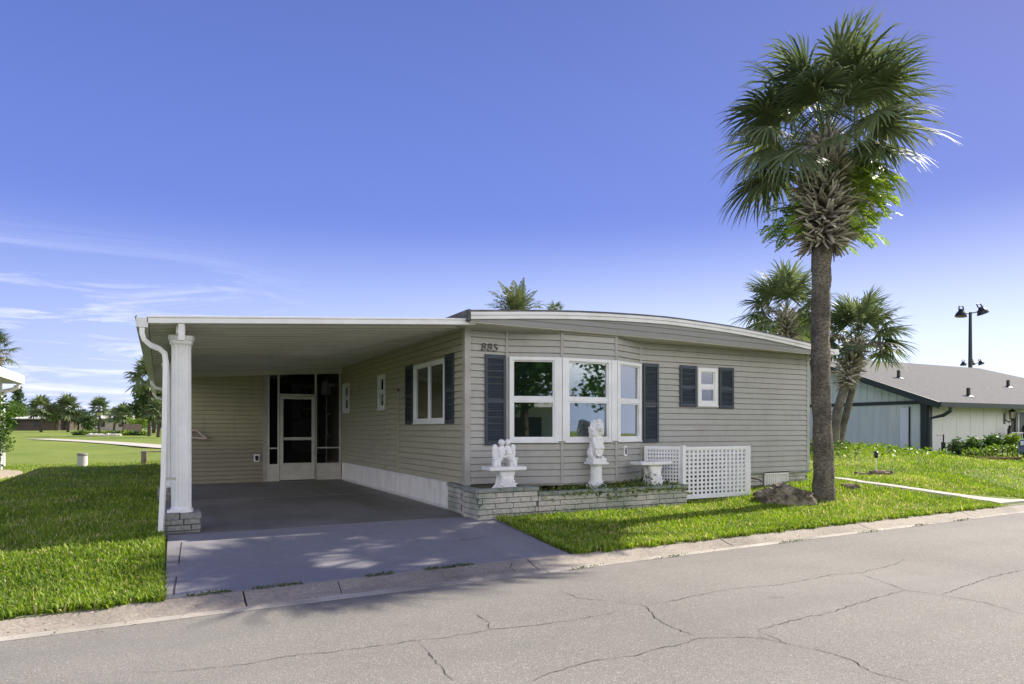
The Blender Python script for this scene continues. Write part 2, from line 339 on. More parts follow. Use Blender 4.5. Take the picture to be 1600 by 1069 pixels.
def drivex(t, mpn, nz, mixc, rng, c):
    c = mixc(rng(nz(0.8, 7).outputs[0], 0.4, 0.75, 0, 0.5), c, (0.20, 0.19, 0.195))
    m2 = t.nodes.new('ShaderNodeMapping'); m2.inputs['Scale'].default_value = (2.6, 0.12, 1); t.links.new(mpn.outputs[0], m2.inputs[0])
    n3 = t.nodes.new('ShaderNodeTexNoise'); n3.inputs['Scale'].default_value = 1.2; n3.inputs['Detail'].default_value = 6; t.links.new(m2.outputs[0], n3.inputs['Vector'])
    c = mixc(rng(n3.outputs[0], 0.5, 0.7, 0, 0.4), c, (0.17, 0.16, 0.165))
    return mixc(rng(nz(9, 6).outputs[0], 0.5, 0.75, 0, 0.3), c, (0.40, 0.37, 0.36))
mDrive = mat('painted_driveway_concrete', (0.235, 0.228, 0.25), 0.62, 0.4, extra=drivex, bump=0.25, bscale=120, bdist=0.003)
def floorx(t, mpn, nz, mixc, rng, c):
    c = mixc(rng(nz(0.7, 7).outputs[0], 0.35, 0.7, 0, 0.75), c, (0.085, 0.078, 0.075))
    m2 = t.nodes.new('ShaderNodeMapping'); m2.inputs['Scale'].default_value = (2.2, 0.10, 1); t.links.new(mpn.outputs[0], m2.inputs[0])
    n3 = t.nodes.new('ShaderNodeTexNoise'); n3.inputs['Scale'].default_value = 1.3; n3.inputs['Detail'].default_value = 6; t.links.new(m2.outputs[0], n3.inputs['Vector'])
    c = mixc(rng(n3.outputs[0], 0.5, 0.68, 0, 0.45), c, (0.08, 0.075, 0.07))
    return mixc(rng(nz(2.1, 7).outputs[0], 0.55, 0.75, 0, 0.5), c, (0.30, 0.27, 0.23))
mFloor = mat('painted_carport_floor', (0.21, 0.20, 0.195), 0.5, 0.4, extra=floorx, bump=0.15, bscale=90, bdist=0.003)
def grassx(t, mpn, nz, mixc, rng, c):
    c = mixc(rng(nz(0.12, 6).outputs[0], 0.35, 0.65), c, (0.22, 0.265, 0.055))
    m2 = t.nodes.new('ShaderNodeMapping'); m2.inputs['Scale'].default_value = (0.05, 0.5, 1); m2.inputs['Rotation'].default_value = (0, 0, 0.3); t.links.new(mpn.outputs[0], m2.inputs[0])
    n3 = t.nodes.new('ShaderNodeTexNoise'); n3.inputs['Scale'].default_value = 1.5; n3.inputs['Detail'].default_value = 6; t.links.new(m2.outputs[0], n3.inputs['Vector'])
    c = mixc(rng(n3.outputs[0], 0.42, 0.68, 0, 0.6), c, (0.13, 0.185, 0.045))
    c = mixc(rng(nz(1.1, 8).outputs[0], 0.45, 0.75, 0, 0.6), c, (0.27, 0.29, 0.10))
    return mixc(rng(nz(14, 4).outputs[0], 0.5, 0.75, 0, 0.6), c, (0.05, 0.08, 0.02))
mLawn = mat("lawn_turf", (0.13, 0.19, 0.035), 0.9, 0.1, extra=grassx, bump=1.0, bscale=30, bdist=0.03)
mSoil = mat('soil', (0.06, 0.045, 0.03), 0.95, 0.1, var=(0.10, 0.08, 0.05), vscale=9, bump=1, bscale=30)
mPath = mat('pale_concrete_path', (0.50, 0.47, 0.41), 0.9, 0.2, var=(0.38, 0.36, 0.32), vscale=2, bump=0.3, bscale=60)
def barkx(t, mpn, nz, mixc, rng, c):
    wv = t.nodes.new('ShaderNodeTexWave'); wv.bands_direction = 'Z'; wv.inputs['Scale'].default_value = 9; wv.inputs['Distortion'].default_value = 5; wv.inputs['Detail'].default_value = 4
    t.links.new(mpn.outputs[0], wv.inputs['Vector'])
    c = mixc(rng(wv.outputs['Fac'], 0.2, 0.8, 0, 0.5), c, (0.10, 0.085, 0.065))
    c = mixc(rng(nz(22, 5).outputs[0], 0.42, 0.62, 0, 0.75), c, (0.06, 0.052, 0.04))
    c = mixc(rng(nz(1.6, 6).outputs[0], 0.45, 0.62, 0, 0.75), c, (0.075, 0.068, 0.055))
    return mixc(rng(nz(48, 3).outputs[0], 0.62, 0.75, 0, 0.7), c, (0.42, 0.38, 0.30))
mTrunk = mat('palm_trunk_bark', (0.31, 0.28, 0.22), 0.95, 0.12, extra=barkx, bump=1.0, bscale=22, stretch=(1, 1, 1.5), bdist=0.06)
mBark = mat('tree_bark', (0.10, 0.08, 0.06), 0.95, 0.15, var=(0.05, 0.04, 0.03), vscale=5, bump=0.8, bscale=20)
mBoot = leafmat('palm_boot', (0.09, 0.08, 0.06), (0.62, 0.58, 0.47), 0.8, 0.0)
mFrond = leafmat('palm_frond', (0.055, 0.088, 0.036), (0.21, 0.25, 0.115), 0.55, 0.25, c3=(0.20, 0.165, 0.115))
mFern = leafmat('fern_leaf', (0.08, 0.16, 0.02), (0.34, 0.45, 0.08), 0.5, 0.35)
mPhoe = leafmat('feather_frond', (0.06, 0.09, 0.03), (0.20, 0.22, 0.10), 0.5, 0.25)
mLeafD = leafmat('dark_leaf', (0.025, 0.05, 0.016), (0.09, 0.15, 0.04), 0.5, 0.25)
mLeafM = leafmat('green_leaf', (0.03, 0.07, 0.012), (0.11, 0.19, 0.035), 0.5, 0.3)
mLeafB = leafmat('bright_leaf', (0.06, 0.12, 0.015), (0.22, 0.31, 0.05), 0.5, 0.35)
mGrass = leafmat('grass_blade', (0.065, 0.13, 0.010), (0.31, 0.42, 0.055), 0.6, 0.40, c3=(0.55, 0.47, 0.24))
mWeed = leafmat('creeping_leaf', (0.03, 0.06, 0.012), (0.22, 0.27, 0.06), 0.5, 0.3)
def rockx(t, mpn, nz, mixc, rng, c):
    c = mixc(rng(nz(5, 8).outputs[0], 0.42, 0.62), c, (0.10, 0.085, 0.065))
    return mixc(rng(nz(17, 5).outputs[0], 0.55, 0.68, 0, 0.85), c, (0.035, 0.03, 0.025))
mRock = mat('coral_rock', (0.32, 0.27, 0.20), 0.95, 0.1, extra=rockx, bump=1.0, bscale=16, bdist=0.05)
mNWall = mat('pale_green_board', (0.56, 0.62, 0.58), 0.7, 0.3, var=(0.47, 0.53, 0.50), vscale=2, stretch=(1, 1, 0.3))
mNWhite = mat('off_white_stucco', (0.62, 0.62, 0.60), 0.8, 0.2, var=(0.55, 0.55, 0.54), vscale=3, stretch=(1, 1, 0.3), bump=0.2, bscale=50)
mDkGreen = mat('dark_green_trim', (0.02, 0.032, 0.028), 0.5, 0.4)
mNRoof = mat('grey_shingle', (0.185, 0.18, 0.18), 0.95, 0.15, var=(0.105, 0.107, 0.107), vscale=9, bump=0.6, bscale=30, stretch=(1, 2.5, 2.5), vrange=(0.35, 0.65))
mWood = mat('weathered_post_wood', (0.42, 0.37, 0.29), 0.9, 0.15, var=(0.16, 0.13, 0.10), vscale=7, bump=0.6, bscale=25, stretch=(1, 1, 0.4))
mCrack = mat('crack_fill', (0.035, 0.032, 0.028), 0.95, 0.05)
mRedK = mat('red_edging', (0.30, 0.16, 0.12), 0.8, 0.2)
mCar = mat('blue_car_paint', (0.03, 0.07, 0.16), 0.2, 0.6); mCar.node_tree.nodes['Principled BSDF'].inputs['Coat Weight'].default_value = 0.7
mRub = mat('tyre_rubber', (0.02, 0.02, 0.02), 0.8, 0.2); mMetal = mat('grey_metal', (0.5, 0.5, 0.5), 0.35, 0.5, metal=0.8)
mTan = mat('tan_wall', (0.42, 0.38, 0.33), 0.8, 0.2, var=(0.35, 0.31, 0.27), vscale=1)
mShellP = mat('shell_pebbles', (0.5, 0.44, 0.36), 0.9, 0.2, var=(0.3, 0.25, 0.2), vscale=14, bump=1, bscale=30)

# ------------------------------------------------------------------ the setting: ground, road, kerb, driveway
def grid_np(xs, ys, zf):
    V = np.array([(x, y, zf(x, y)) for y in ys for x in xs], dtype=np.float32); nx = len(xs)
    i = np.arange(len(ys)-1)[:, None]*nx+np.arange(nx-1)[None, :]; i = i.ravel()
    return V, [np.stack([i, i+1, i+nx+1, i+nx], 1)]
gxs = [-900, -500, -250, -120]+list(np.linspace(-70, -10, 25))+list(np.linspace(-9.5, 40, 170))+list(np.linspace(42, 120, 30))+[180, 300, 500, 900]
vys = list(np.linspace(0, 6, 31))+list(np.linspace(6.5, 30, 60))+list(np.linspace(31, 160, 60))+[200, 300, 500, 1200]
V = []
for v in vys:
    for x in gxs:
        y = 6.25+v+(ky(x) if abs(x) < 200 else ky(200*math.copysign(1, x)))
        z = zt(x, y)+0.012*noise.noise(Vector((x*0.9, y*0.9, 0)))*min(1, v)
        if -0.2 < x < 4.4 and y < 26: z -= 0.05
        V.append((x, y, z))
nx = len(gxs); i = (np.arange(len(vys)-1)[:, None]*nx+np.arange(nx-1)[None, :]).ravel()
tag(np_mesh('lawn_ground', np.array(V), [np.stack([i, i+1, i+nx+1, i+nx], 1)], mLawn, smooth=True), kind='structure')
def strip(name, prof, mt, x0=-200, x1=200, step=None, gap=0):
    m = MB(); xs = []
    x = x0
    if step is None: segs = [(x0, x1)]
    else:
        segs = []
        while x < x1: segs.append((x, x+step-gap)); x += step
    for a, b in segs:
        n = len(prof); vs = []
        for xx in (a, b): vs += [(xx, yy+ky(xx), zz) for yy, zz in prof]
        m.add(vs, [(k, k+1, n+k+1, n+k)[::-1] for k in range(n-1)]+[tuple(range(n)), tuple(range(n, 2*n))[::-1]])
    return m
tag(strip('road', [(-1.6, -0.3), (-1.6, 0.0), (2.2, 0.02), (5.92, 0.0), (5.92, -0.3)], mRoad).build('road', mRoad), kind='structure')
kb = strip('kerb', [(6.005, -0.3), (6.005, 0.012), (6.12, 0.03), (6.22, 0.062), (6.28, 0.078), (6.31, 0.078), (6.31, -0.3)], mKerb, -66.05, 120, 2.9, 0.014).build('kerb', mKerb, bevel=0.006)
tag(kb, kind='structure')
tag(strip('gutter_strip', [(5.9, -0.25), (5.9, 0.004), (6.01, 0.010), (6.01, -0.25)], mKerbL, -66, 120, 5.8, 0.01).build('gutter_strip', mKerbL), kind='structure')
# the far side of the street, behind the camera
gs = MB(); gs.quad((-200, -300, 0.05), (200, -300, 0.05), (200, -1.9+ky(200), 0.07), (-200, -1.9+ky(-200), 0.07))
tag(gs.build('far_verge', mLawn), kind='structure')
tag(strip('far_kerb', [(-1.95, -0.3), (-1.95, 0.08), (-1.6, 0.02), (-1.6, -0.3)], mKerb).build('far_kerb', mKerb), kind='structure')

def zdrive(y): return 0.082+0.145*sstep((y-6.35)/2.7)
dm = MB(); ys = list(np.linspace(0, 1, 12)); xr = lambda y: 4.16+0.12*min(1, (y-6.4)/2.4)
rows = []
for q in ys:
    ya, yb = 6.30, 9.02
    rows.append([(0.03+0.05*q, 6.315+(yb-6.315)*q+ky(0.0)*(1-q)), (4.12+0.14*q, 6.315+(8.92-6.315)*q+ky(4.1)*(1-q))])
vs = []
for (l, r_) in rows:
    for k in range(9):
        x = l[0]+(r_[0]-l[0])*k/8; y = l[1]+(r_[1]-l[1])*k/8; vs.append((x, y, zdrive(y)))
fs = [(a*9+k, a*9+k+1, (a+1)*9+k+1, (a+1)*9+k) for a in range(11) for k in range(8)]
n0 = len(vs); bord = [k for k in range(9)]+[a*9+8 for a in range(1, 12)]+[99+k for k in range(7, -1, -1)]+[a*9 for a in range(10, 0, -1)]
vs += [(vs[b][0], vs[b][1], vs[b][2]-0.12) for b in bord]
fs += [(bord[j], n0+j, n0+(j+1) % len(bord), bord[(j+1) % len(bord)]) for j in range(len(bord))]
dm.add(vs, fs)
tag(dm.build('driveway', mDrive), kind='structure')
fl = MB(); fl.box(0.0, 9.03, 0.05, 4.02, 13.1, 0.222); fl.box(0.0, 13.11, 0.05, 4.02, 17.15, 0.224)
tag(fl.build('carport_floor', mFloor, bevel=0.004), kind='structure')
# walkway to the right of the house
wk = MB(); a0 = [tuple(ground(*p))[:2] for p in ((1596, 786), (1562, 784), (1500, 776), (1420, 765), (1345, 755.5))]; a0 = [(x_, max(y_, 6.34+ky(x_))) for x_, y_ in a0]; a0.append((a0[-1][0]-.15, a0[-1][1]+1.0)); wws = [.75, .34, .17, .15, .14, .14]; st_ = []
for j in range(5):
    for q in range(6): f_ = q/6; st_.append((a0[j][0]+(a0[j+1][0]-a0[j][0])*f_, a0[j][1]+(a0[j+1][1]-a0[j][1])*f_, wws[j]+(wws[j+1]-wws[j])*f_))
WALK = st_
for (xa, ya, wa), (xb, yb, wb) in zip(st_[:-1], st_[1:]):
    za, zb = zt(xa, ya), zt(xb, yb)
    wk.hexa([(xa-wa, ya, za-.1), (xa+wa, ya, za-.1), (xb+wb, yb, zb-.1), (xb-wb, yb, zb-.1), (xa-wa, ya, za+.035), (xa+wa, ya, za+.035), (xb+wb, yb, zb+.035), (xb-wb, yb, zb+.035)])
tag(wk.build('walkway', mPath), kind='structure')
# golf cart path far behind
cp = MB(); pl = [ground(*p) for p in ((60, 686.5), (105, 688.5), (150, 691), (200, 694.5), (260, 699.5), (330, 705))]
pts = []
for j, p in enumerate(pl):
    q = pl[min(j+1, 5)]-pl[max(j-1, 0)]; nrm = Vector((-q.y, q.x, 0)).normalized(); pts.append((p-nrm*1.0, p+nrm*1.0))
for j in range(5): cp.quad(pts[j][0]+Vector((0, 0, .05)), pts[j+1][0]+Vector((0, 0, .05)), pts[j+1][1]+Vector((0, 0, .05)), pts[j][1]+Vector((0, 0, .05)))
tag(cp.build('cart_path', mPath), kind='structure')

# road cracks, measured on the photograph and laid on the asphalt
def road_pt(px, py):
    a, b = dirp(px); t = 1.49*F/(py-HZ); x, y = a*t, b*t
    v = y-ky(x); z = 0.02*(1-abs(v-2.2)/3.76) if v > -1.6 else 0
    return Vector((x, y, z+0.004))
cracks = [
 [(215,1050),(270,1049),(340,1043),(400,1035),(470,1022),(520,1019),(600,1008),(655,1000),(700,996),(765,984),(830,978),(900,968),(960,958)],
 [(655,1003),(670,1020),(690,1045),(710,1066)], [(765,984),(764,973),(745,960)],
 [(870,921),(905,934),(950,939),(1010,947),(1022,963),(1032,973),(1060,985),(1095,998)],
 [(822,1069),(870,1050),(925,1034),(990,1026),(1040,1012),(1060,1009),(1095,998),(1160,997),(1200,1000)],
 [(1010,947),(1050,939),(1100,928),(1150,919),(1217,914),(1300,898),(1345,895),(1400,882),(1412,874)],
 [(1340,896),(1375,908),(1415,923),(1470,931),(1540,943),(1600,962)],
 [(1415,923),(1370,935),(1330,947),(1298,958),(1240,970),(1182,986)],
 [(1182,986),(1230,1008),(1300,1023),(1330,1034),(1360,1053),(1420,1068)], [(1180,996),(1200,1000),(1230,1008)],
 [(1470,931),(1500,920),(1550,902),(1600,891)], [(1200,935),(1230,934)]]
ck = MB(); cr = random.Random(3)
for c in cracks:
    P = [road_pt(*p) for p in c]; Q = []
    for a, b in zip(P[:-1], P[1:]):
        n = max(2, int((b-a).length/0.045))
        for k in range(n):
            j = a.lerp(b, k/n); j += Vector((cr.uniform(-.012, .012), cr.uniform(-.012, .012), 0)); Q.append(j)
    Q.append(P[-1]); W = [cr.uniform(0.0008, 0.0036)*(1 if 0.06 < k/len(Q) < 0.94 else 0.4) for k in range(len(Q))]
    for k in range(len(Q)-1):
        d = (Q[k+1]-Q[k]); nn = Vector((-d.y, d.x, 0)).normalized()
        ck.quad(Q[k]-nn*W[k], Q[k+1]-nn*W[k+1], Q[k+1]+nn*W[k+1], Q[k]+nn*W[k])
o = ck.build('road_cracks', mCrack); tag(o, kind='structure')
# hairline joints on the kerb and the slab
dk = MB(); 
def line_on(m, pts, wd):
    for k in range(len(pts)-1):
        a, b = Vector(pts[k]), Vector(pts[k+1]); d = b-a; nn = Vector((-d.y, d.x, 0)).normalized()*wd
        m.quad(a-nn, b-nn, b+nn, a+nn)
for c in ([(800, 880), (797, 887), (805, 893)], [(528, 909), (534, 928)], [(705, 848), (727, 846), (762, 842)], [(284, 846), (281, 870), (279, 886)], [(276, 905), (272, 930)]):
    pts = []
    for p in c:
        a, b = dirp(p[0]); t = 1.33*F/(p[1]-HZ); t = (1.5-zdrive(b*t))*F/(p[1]-HZ); pts.append((a*t, b*t, zdrive(b*t)+0.005))
    line_on(dk, pts, 0.004)
tag(dk.build('driveway_cracks', mCrack), kind='structure')

# ------------------------------------------------------------------ house
def lap(m, p0, p1, z0, ztop, opens=(), h=0.1016, outn=None, dep=0.020):
    """lapped boards with a shadow groove between p0 and p1; ztop(u) height; opens = (u0,u1,z0,z1)"""
    p0, p1 = Vector((*p0, 0)), Vector((*p1, 0)); L = (p1-p0).length; d = (p1-p0)/L
    n = outn if outn else Vector((d.y, -d.x, 0))
    zf = ztop if callable(ztop) else (lambda u: ztop)
    zmax = max(zf(0), zf(L), zf(L/2)); k = 0
    cuts = sorted({0.0, L}|{min(L, max(0, o_[i_])) for o_ in opens for i_ in (0, 1)})
    while z0+k*h < zmax-1e-4:
        za = z0+k*h; zb = za+h
        for (s, t) in zip(cuts[:-1], cuts[1:]):
            if t-s < 1e-4: continue
            zr = [(za, min(zb, zmax))]
            for (a, b, c, e) in opens:
                if a < (s+t)/2 < b:
                    nr = []
                    for (q0, q1) in zr:
                        if e <= q0 or c >= q1: nr.append((q0, q1)); continue
                        if c > q0: nr.append((q0, c))
                        if e < q1: nr.append((e, q1))
                    zr = nr
            A, B = p0+d*s, p0+d*t
            for (q0, q1) in zr:
                if q1-q0 < 1e-3: continue
                prof = [(0.0, -.010), (0.0, dep), (.88, dep*.35), (.885, -.010), (1.0, -.010)]
                pts = []
                for (f0, o0) in prof: pts.append((za+f0*h, o0))
                for (z_a, o_a), (z_b, o_b) in zip(pts[:-1], pts[1:]):
                    if z_b <= q0-1e-6 or z_a >= q1-1e-6 or (z_a == z_b and not (q0-1e-6 <= z_a < q1)): continue
                    def at_(z): return o_a if z_b-z_a < 1e-6 else o_a+(o_b-o_a)*(z-z_a)/(z_b-z_a)
                    y0_, y1_ = max(z_a, q0), min(z_b, q1); oa, ob = (o_a, o_b) if z_b-z_a < 1e-6 else (at_(y0_), at_(y1_))
                    m.quad(A+n*oa+Vector((0, 0, y0_)), B+n*oa+Vector((0, 0, y0_)), B+n*ob+Vector((0, 0, y1_)), A+n*ob+Vector((0, 0, y1_)))
        k += 1
    return m
house = thing('mobile_home', (7.8, 14, 0.3), 'wide greige lap-sided mobile home with bow bay window, dark shutters and low arched roof', 'house')
WX0, WX1, WY0, WY1, WZ0, WZ1 = 4.08, 11.65, 9.315, 26.0, 0.66, 3.03
BA, BB, BC, BD = (4.77, WY0), (5.60, 9.03), (6.62, 8.995), (7.38, WY0)
frontw = MB()
lap(frontw, (WX0+.0, WY0), BA, WZ0, WZ1); frontw.build('front_wall', mSid, house); frontw = MB()
fw2 = [(8.69-BD[0], 9.15-BD[0], 1.935, 2.605)]
lap(frontw, BD, (WX1, WY0), WZ0, WZ1, fw2)
frontw.build('front_wall', mSid, house)
sw = MB()   # side wall under the carport, runs away from the camera: outward normal -X
sops = [(WY1-11.59, WY1-10.11, 1.61, 2.63), (WY1-13.85, WY1-13.37, 1.91, 2.61), (WY1-16.92, WY1-16.31, 1.91, 2.61)]
sops = [(WY1-11.59, WY1-10.11, 1.61, 2.63), (WY1-13.85, WY1-13.37, 1.91, 2.61), (WY1-16.92, WY1-16.31, 1.91, 2.61)]
lap(sw, (WX0, WY1), (WX0, WY0), WZ0, WZ1, sops)
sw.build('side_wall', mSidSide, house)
rw = MB(); lap(rw, (WX1, WY0), (WX1, WY1), WZ0, WZ1); lap(rw, (WX1, WY1), (WX0, WY1), WZ0, WZ1); rw.build('rear_walls', mSid, house)
# inner liner so that no light leaks
lin = MB(); lin.box(WX0+.6, WY0+.6, 0.3, WX1-.6, WY1-.3, 3.0); lin.build('interior_core', mDark, house)
bay = MB()
WB0, WB1 = 1.30, 2.62   # bay windows
def faclen(a, b): return math.hypot(b[0]-a[0], b[1]-a[1])
wins = [(BA, BB, 0.045, faclen(BA, BB)-0.07), (BB, BC, 0.06, faclen(BB, BC)-0.11), (BC, BD, 0.035, faclen(BC, BD)-0.025)]
for (a, b, u0, u1) in wins:
    lap(bay, a, b, WZ0, WZ1, [(u0+.01, u1-.01, WB0+.01, WB1-.01)])
bo = bay.build('bay_wall', mSid, house)
bt = MB(); bt.prism([BA, BD, (BC[0], BC[1]+.001), (BB[0], BB[1]+.001)][::-1], WZ0-0.05, WZ0-0.001); bt.build('bay_floor', mTrimG, house)
# corner trim
def post(m, x, y, z0, z1, r=0.03): m.box(x-r, y-r, z0, x+r, y+r, z1)
ct = MB(); ct.box(WX0-.022, WY0-.022, WZ0-.02, WX0+.075, WY0+.06, WZ1+.0); ct.box(WX0-.022, WY0+.06, WZ0-.02, WX0+.0, WY0+.09, WZ1)
ct.box(WX1-.06, WY0-.022, WZ0-.02, WX1+.022, WY0+.07, WZ1)
for (x, y) in (BA, BB, BC, BD): ct.box(x-.022, y-.024, WZ0-.02, x+.022, y+.02, WZ1-.002)
ct.box(BD[0]+.02, WY0-.02, WZ1-.03, WX1-.06, WY0-.003, WZ1-.002)
for (a, b, u0, u1) in wins:                        # small channel at foot of the bay
    d = Vector((b[0]-a[0], b[1]-a[1], 0)).normalized(); n = Vector((d.y, -d.x, 0)); c = (Vector((*a, 0))+Vector((*b, 0)))/2; L = faclen(a, b)/2
    ct.obox(c+n*.01+Vector((0, 0, WZ0-.012)), d*L, n*.012, (0, 0, .014))
ct.build('corner_trim', mTrimG, house, bevel=0.003)
# access panel in the side wall
ap = MB(); lap(ap, (WX0-.03, 13.15), (WX0-.03, 12.48), WZ0+.02, 2.22)
for (y0, y1, z0, z1) in ((13.15, 13.19, .66, 2.26), (12.44, 12.48, .66, 2.26), (12.44, 13.19, 2.22, 2.26)): ap.box(WX0-.05, y0, z0, WX0-.012, y1, z1)
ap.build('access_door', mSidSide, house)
# roof
def arch(x):
    xs = [3.95, 4.13, 5.35, 6.31, 7.63, 9.12, 10.09, 11.22, 11.90]; zs = [3.22, 3.235, 3.335, 3.385, 3.415, 3.36, 3.29, 3.175, 3.10]
    return float(np.interp(x, xs, zs))
def soff(x): return float(np.interp(x, [3.95, 4.13, 7.63, 11.9], [3.055, 3.055, 3.03, 2.95]))
RX = list(np.linspace(3.97, 11.88, 40)); RY0, RY1 = 8.90, 26.4
rf = MB(); n = len(RX)
# smooth arch through the measured points
def archs(x): return 0.25*arch(x-.45)+0.5*arch(x)+0.25*arch(x+.45) if 4.5 < x < 11.3 else arch(x)
vs = [(x, RY0, archs(x)+.0) for x in RX]+[(x, RY1, archs(x)) for x in RX]+[(x, RY0, archs(x)-.035) for x in RX]+[(x, RY1, archs(x)-.035) for x in RX]
fs = [(k, k+1, n+k+1, n+k) for k in range(n-1)]+[(2*n+k, 3*n+k, 3*n+k+1, 2*n+k+1) for k in range(n-1)]+[(2*n+k, 2*n+k+1, k+1, k) for k in range(n-1)]+[(n+k, n+k+1, 3*n+k+1, 3*n+k) for k in range(n-1)]
fs += [(0, n, 3*n, 2*n), (n-1, 3*n-1, 4*n-1, 2*n-1)]
rf.add(vs, fs)
roof = rf.build('roof', mShingle, house)
de = MB()   # white drip edge in two steps, follows the arch
for (off, hh, yy) in ((-.036, .045, .035), (-.083, .055, .018)):
    for k in range(n-1):
        a, b = RX[k], RX[k+1]
        de.hexa([(a, RY0-yy, archs(a)+off-hh), (b, RY0-yy, archs(b)+off-hh), (b, RY0+.02, archs(b)+off-hh), (a, RY0+.02, archs(a)+off-hh),
                 (a, RY0-yy, archs(a)+off), (b, RY0-yy, archs(b)+off), (b, RY0+.02, archs(b)+off), (a, RY0+.02, archs(a)+off)])
de.build('drip_edge', mWhiteD, house)
fa = MB(); L = RX[-1]-RX[0]
# siding band between soffit and drip edge: courses parallel to the soffit line
for k in range(5):
    for j in range(n-1):
        a, b = RX[j], RX[j+1]
        def zz(x, kk): return min(soff(x)+kk*0.088, archs(x)-.138)
        if zz(a, k+1)-zz(a, k) < 1e-4 and zz(b, k+1)-zz(b, k) < 1e-4: continue
        y0 = RY0+.0; yk = RY0+.013
        fa.quad((a, y0, zz(a, k)), (b, y0, zz(b, k)), (b, yk, zz(b, k+1)), (a, yk, zz(a, k+1)))
        fa.quad((a, yk, zz(a, k)), (b, yk, zz(b, k)), (b, y0, zz(b, k)), (a, y0, zz(a, k)))
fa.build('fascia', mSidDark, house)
sf = MB()
for j in range(n-1):
    a, b = RX[j], RX[j+1]
    sf.hexa([(a, RY0+.012, soff(a)-.012), (b, RY0+.012, soff(b)-.012), (b, WY0+.05, WZ1-.006), (a, WY0+.05, WZ1-.006), (a, RY0+.012, soff(a)), (b, RY0+.012, soff(b)), (b, WY0+.05, WZ1+.02), (a, WY0+.05, WZ1+.02)])
sf.box(11.66, WY0, 2.93, 11.87, RY1, 2.96); sf.box(3.98, 9.4, 3.035, 4.08, RY1, 3.05)
sf.build('soffit', mSoffit, house)
eg = MB()   # side gutters of the main roof
eg.box(11.87, RY0-.03, 2.97, 12.0, RY1, 3.08); eg.box(11.86, RY0+.02, 2.94, 11.875, RY1, 3.09)
eg.build('side_gutter', mWhiteD, house, bevel=0.01)
# roof cap debris edge and end piece on the carport side
ec = MB(); ec.box(3.93, RY0-.02, 3.06, 3.975, RY1, 3.225); ec.build('eave_board', mShingle, house)

# windows
def window(a, b, z0, z1, parent, sashes=1, slider=False, fw=0.055, blinds=True, proud=0.035, deep=0.35, label=None, wide_right=0, blindcol=None):
    a, b = Vector((*a, 0)), Vector((*b, 0)); L = (b-a).length; d = (b-a)/L; n = Vector((d.y, -d.x, 0)); Z = Vector((0, 0, 1))
    def P(u, v, z): return a+d*u+n*v+Z*z
    def bar(m, u0, u1, z0_, z1_, v0, v1): m.hexa([P(u0, v0, z0_), P(u1, v0, z0_), P(u1, v1, z0_), P(u0, v1, z0_), P(u0, v0, z1_), P(u1, v0, z1_), P(u1, v1, z1_), P(u0, v1, z1_)])
    f = MB(); 
    bar(f, 0, fw, z0, z1, proud, -.06); bar(f, L-fw-wide_right, L, z0, z1, proud, -.06)
    bar(f, fw, L-fw-wide_right, z0, z0+fw, proud, -.06); bar(f, fw, L-fw-wide_right, z1-fw, z1, proud, -.06)
    bar(f, -.012, L+.012, z0-.022, z0, proud+.012, 0)
    wo = f.build('window_frame', mWhite, parent, bevel=0.004)
    if label: wo['label'] = label
    s = MB(); Lr = L-wide_right
    if slider:
        bar(s, Lr/2-.02, Lr/2+.02, z0+fw, z1-fw, proud-.012, -.03); bar(s, fw, Lr-fw, z0+fw, z0+fw+.022, proud-.014, -.03); bar(s, fw, Lr-fw, z1-fw-.022, z1-fw, proud-.014, -.03)
        bar(s, fw, fw+.025, z0+fw, z1-fw, proud-.02, -.02); bar(s, Lr-fw-.025, Lr-fw, z0+fw, z1-fw, proud-.02, -.02)
    else:
        zm = (z0+z1)/2
        bar(s, fw, Lr-fw, zm-.027, zm+.027, proud-.010, -.03)
        for (za, zb, vv) in ((zm+.03, z1-fw, -.012), (z0+fw, zm-.03, .004)):
            bar(s, fw, fw+.022, za, zb, proud-.016+vv, -.03); bar(s, Lr-fw-.022, Lr-fw, za, zb, proud-.016+vv, -.03)
            bar(s, fw, Lr-fw, za, za+.02, proud-.017+vv, -.03); bar(s, fw, Lr-fw, zb-.02, zb, proud-.017+vv, -.03)
    s.build('sash', mWhite, wo)
    g = MB(); bar(g, fw, Lr-fw, z0+fw, z1-fw, -.004, -.008); g.build('pane', mGlass, wo)
    if blinds:
        bl = MB(); z = z0+fw+.01
        while z < z1-fw:
            bl.add([P(fw+.01, -.045, z), P(Lr-fw-.01, -.045, z), P(Lr-fw-.01, -.062, z+.017), P(fw+.01, -.062, z+.017)], [(0, 1, 2, 3)]); z += .021
        for u in (fw+.12, Lr-fw-.12): bar(bl, u, u+.004, z0+fw, z1-fw, -.04, -.042)
        bl.build('blind', blindcol or mBlind, wo)
    r = MB(); v0, v1 = -.061, -deep
    r.quad(P(0, v1, z0), P(L, v1, z0), P(L, v1, z1), P(0, v1, z1)); r.quad(P(0, v0, z0), P(0, v1, z0), P(0, v1, z1), P(0, v0, z1)); r.quad(P(L, v0, z0), P(L, v0, z1), P(L, v1, z1), P(L, v1, z0))
    r.quad(P(0, v0, z0), P(L, v0, z0), P(L, v1, z0), P(0, v1, z0)); r.quad(P(0, v0, z1), P(0, v1, z1), P(L, v1, z1), P(L, v0, z1))
    r.build('reveal', mDark, wo)
    return wo
def along(a, b, u): L = faclen(a, b); return (a[0]+(b[0]-a[0])*u/L, a[1]+(b[1]-a[1])*u/L)
labs = ['left pane pair of the bow bay window', 'middle pane pair of the bow bay window', 'right pane pair of the bow bay window']
for (a, b, u0, u1), lb in zip(wins, labs):
    window(along(a, b, u0), along(a, b, u1), WB0, WB1, house, fw=0.052, proud=0.045, label=lb, deep=0.30)
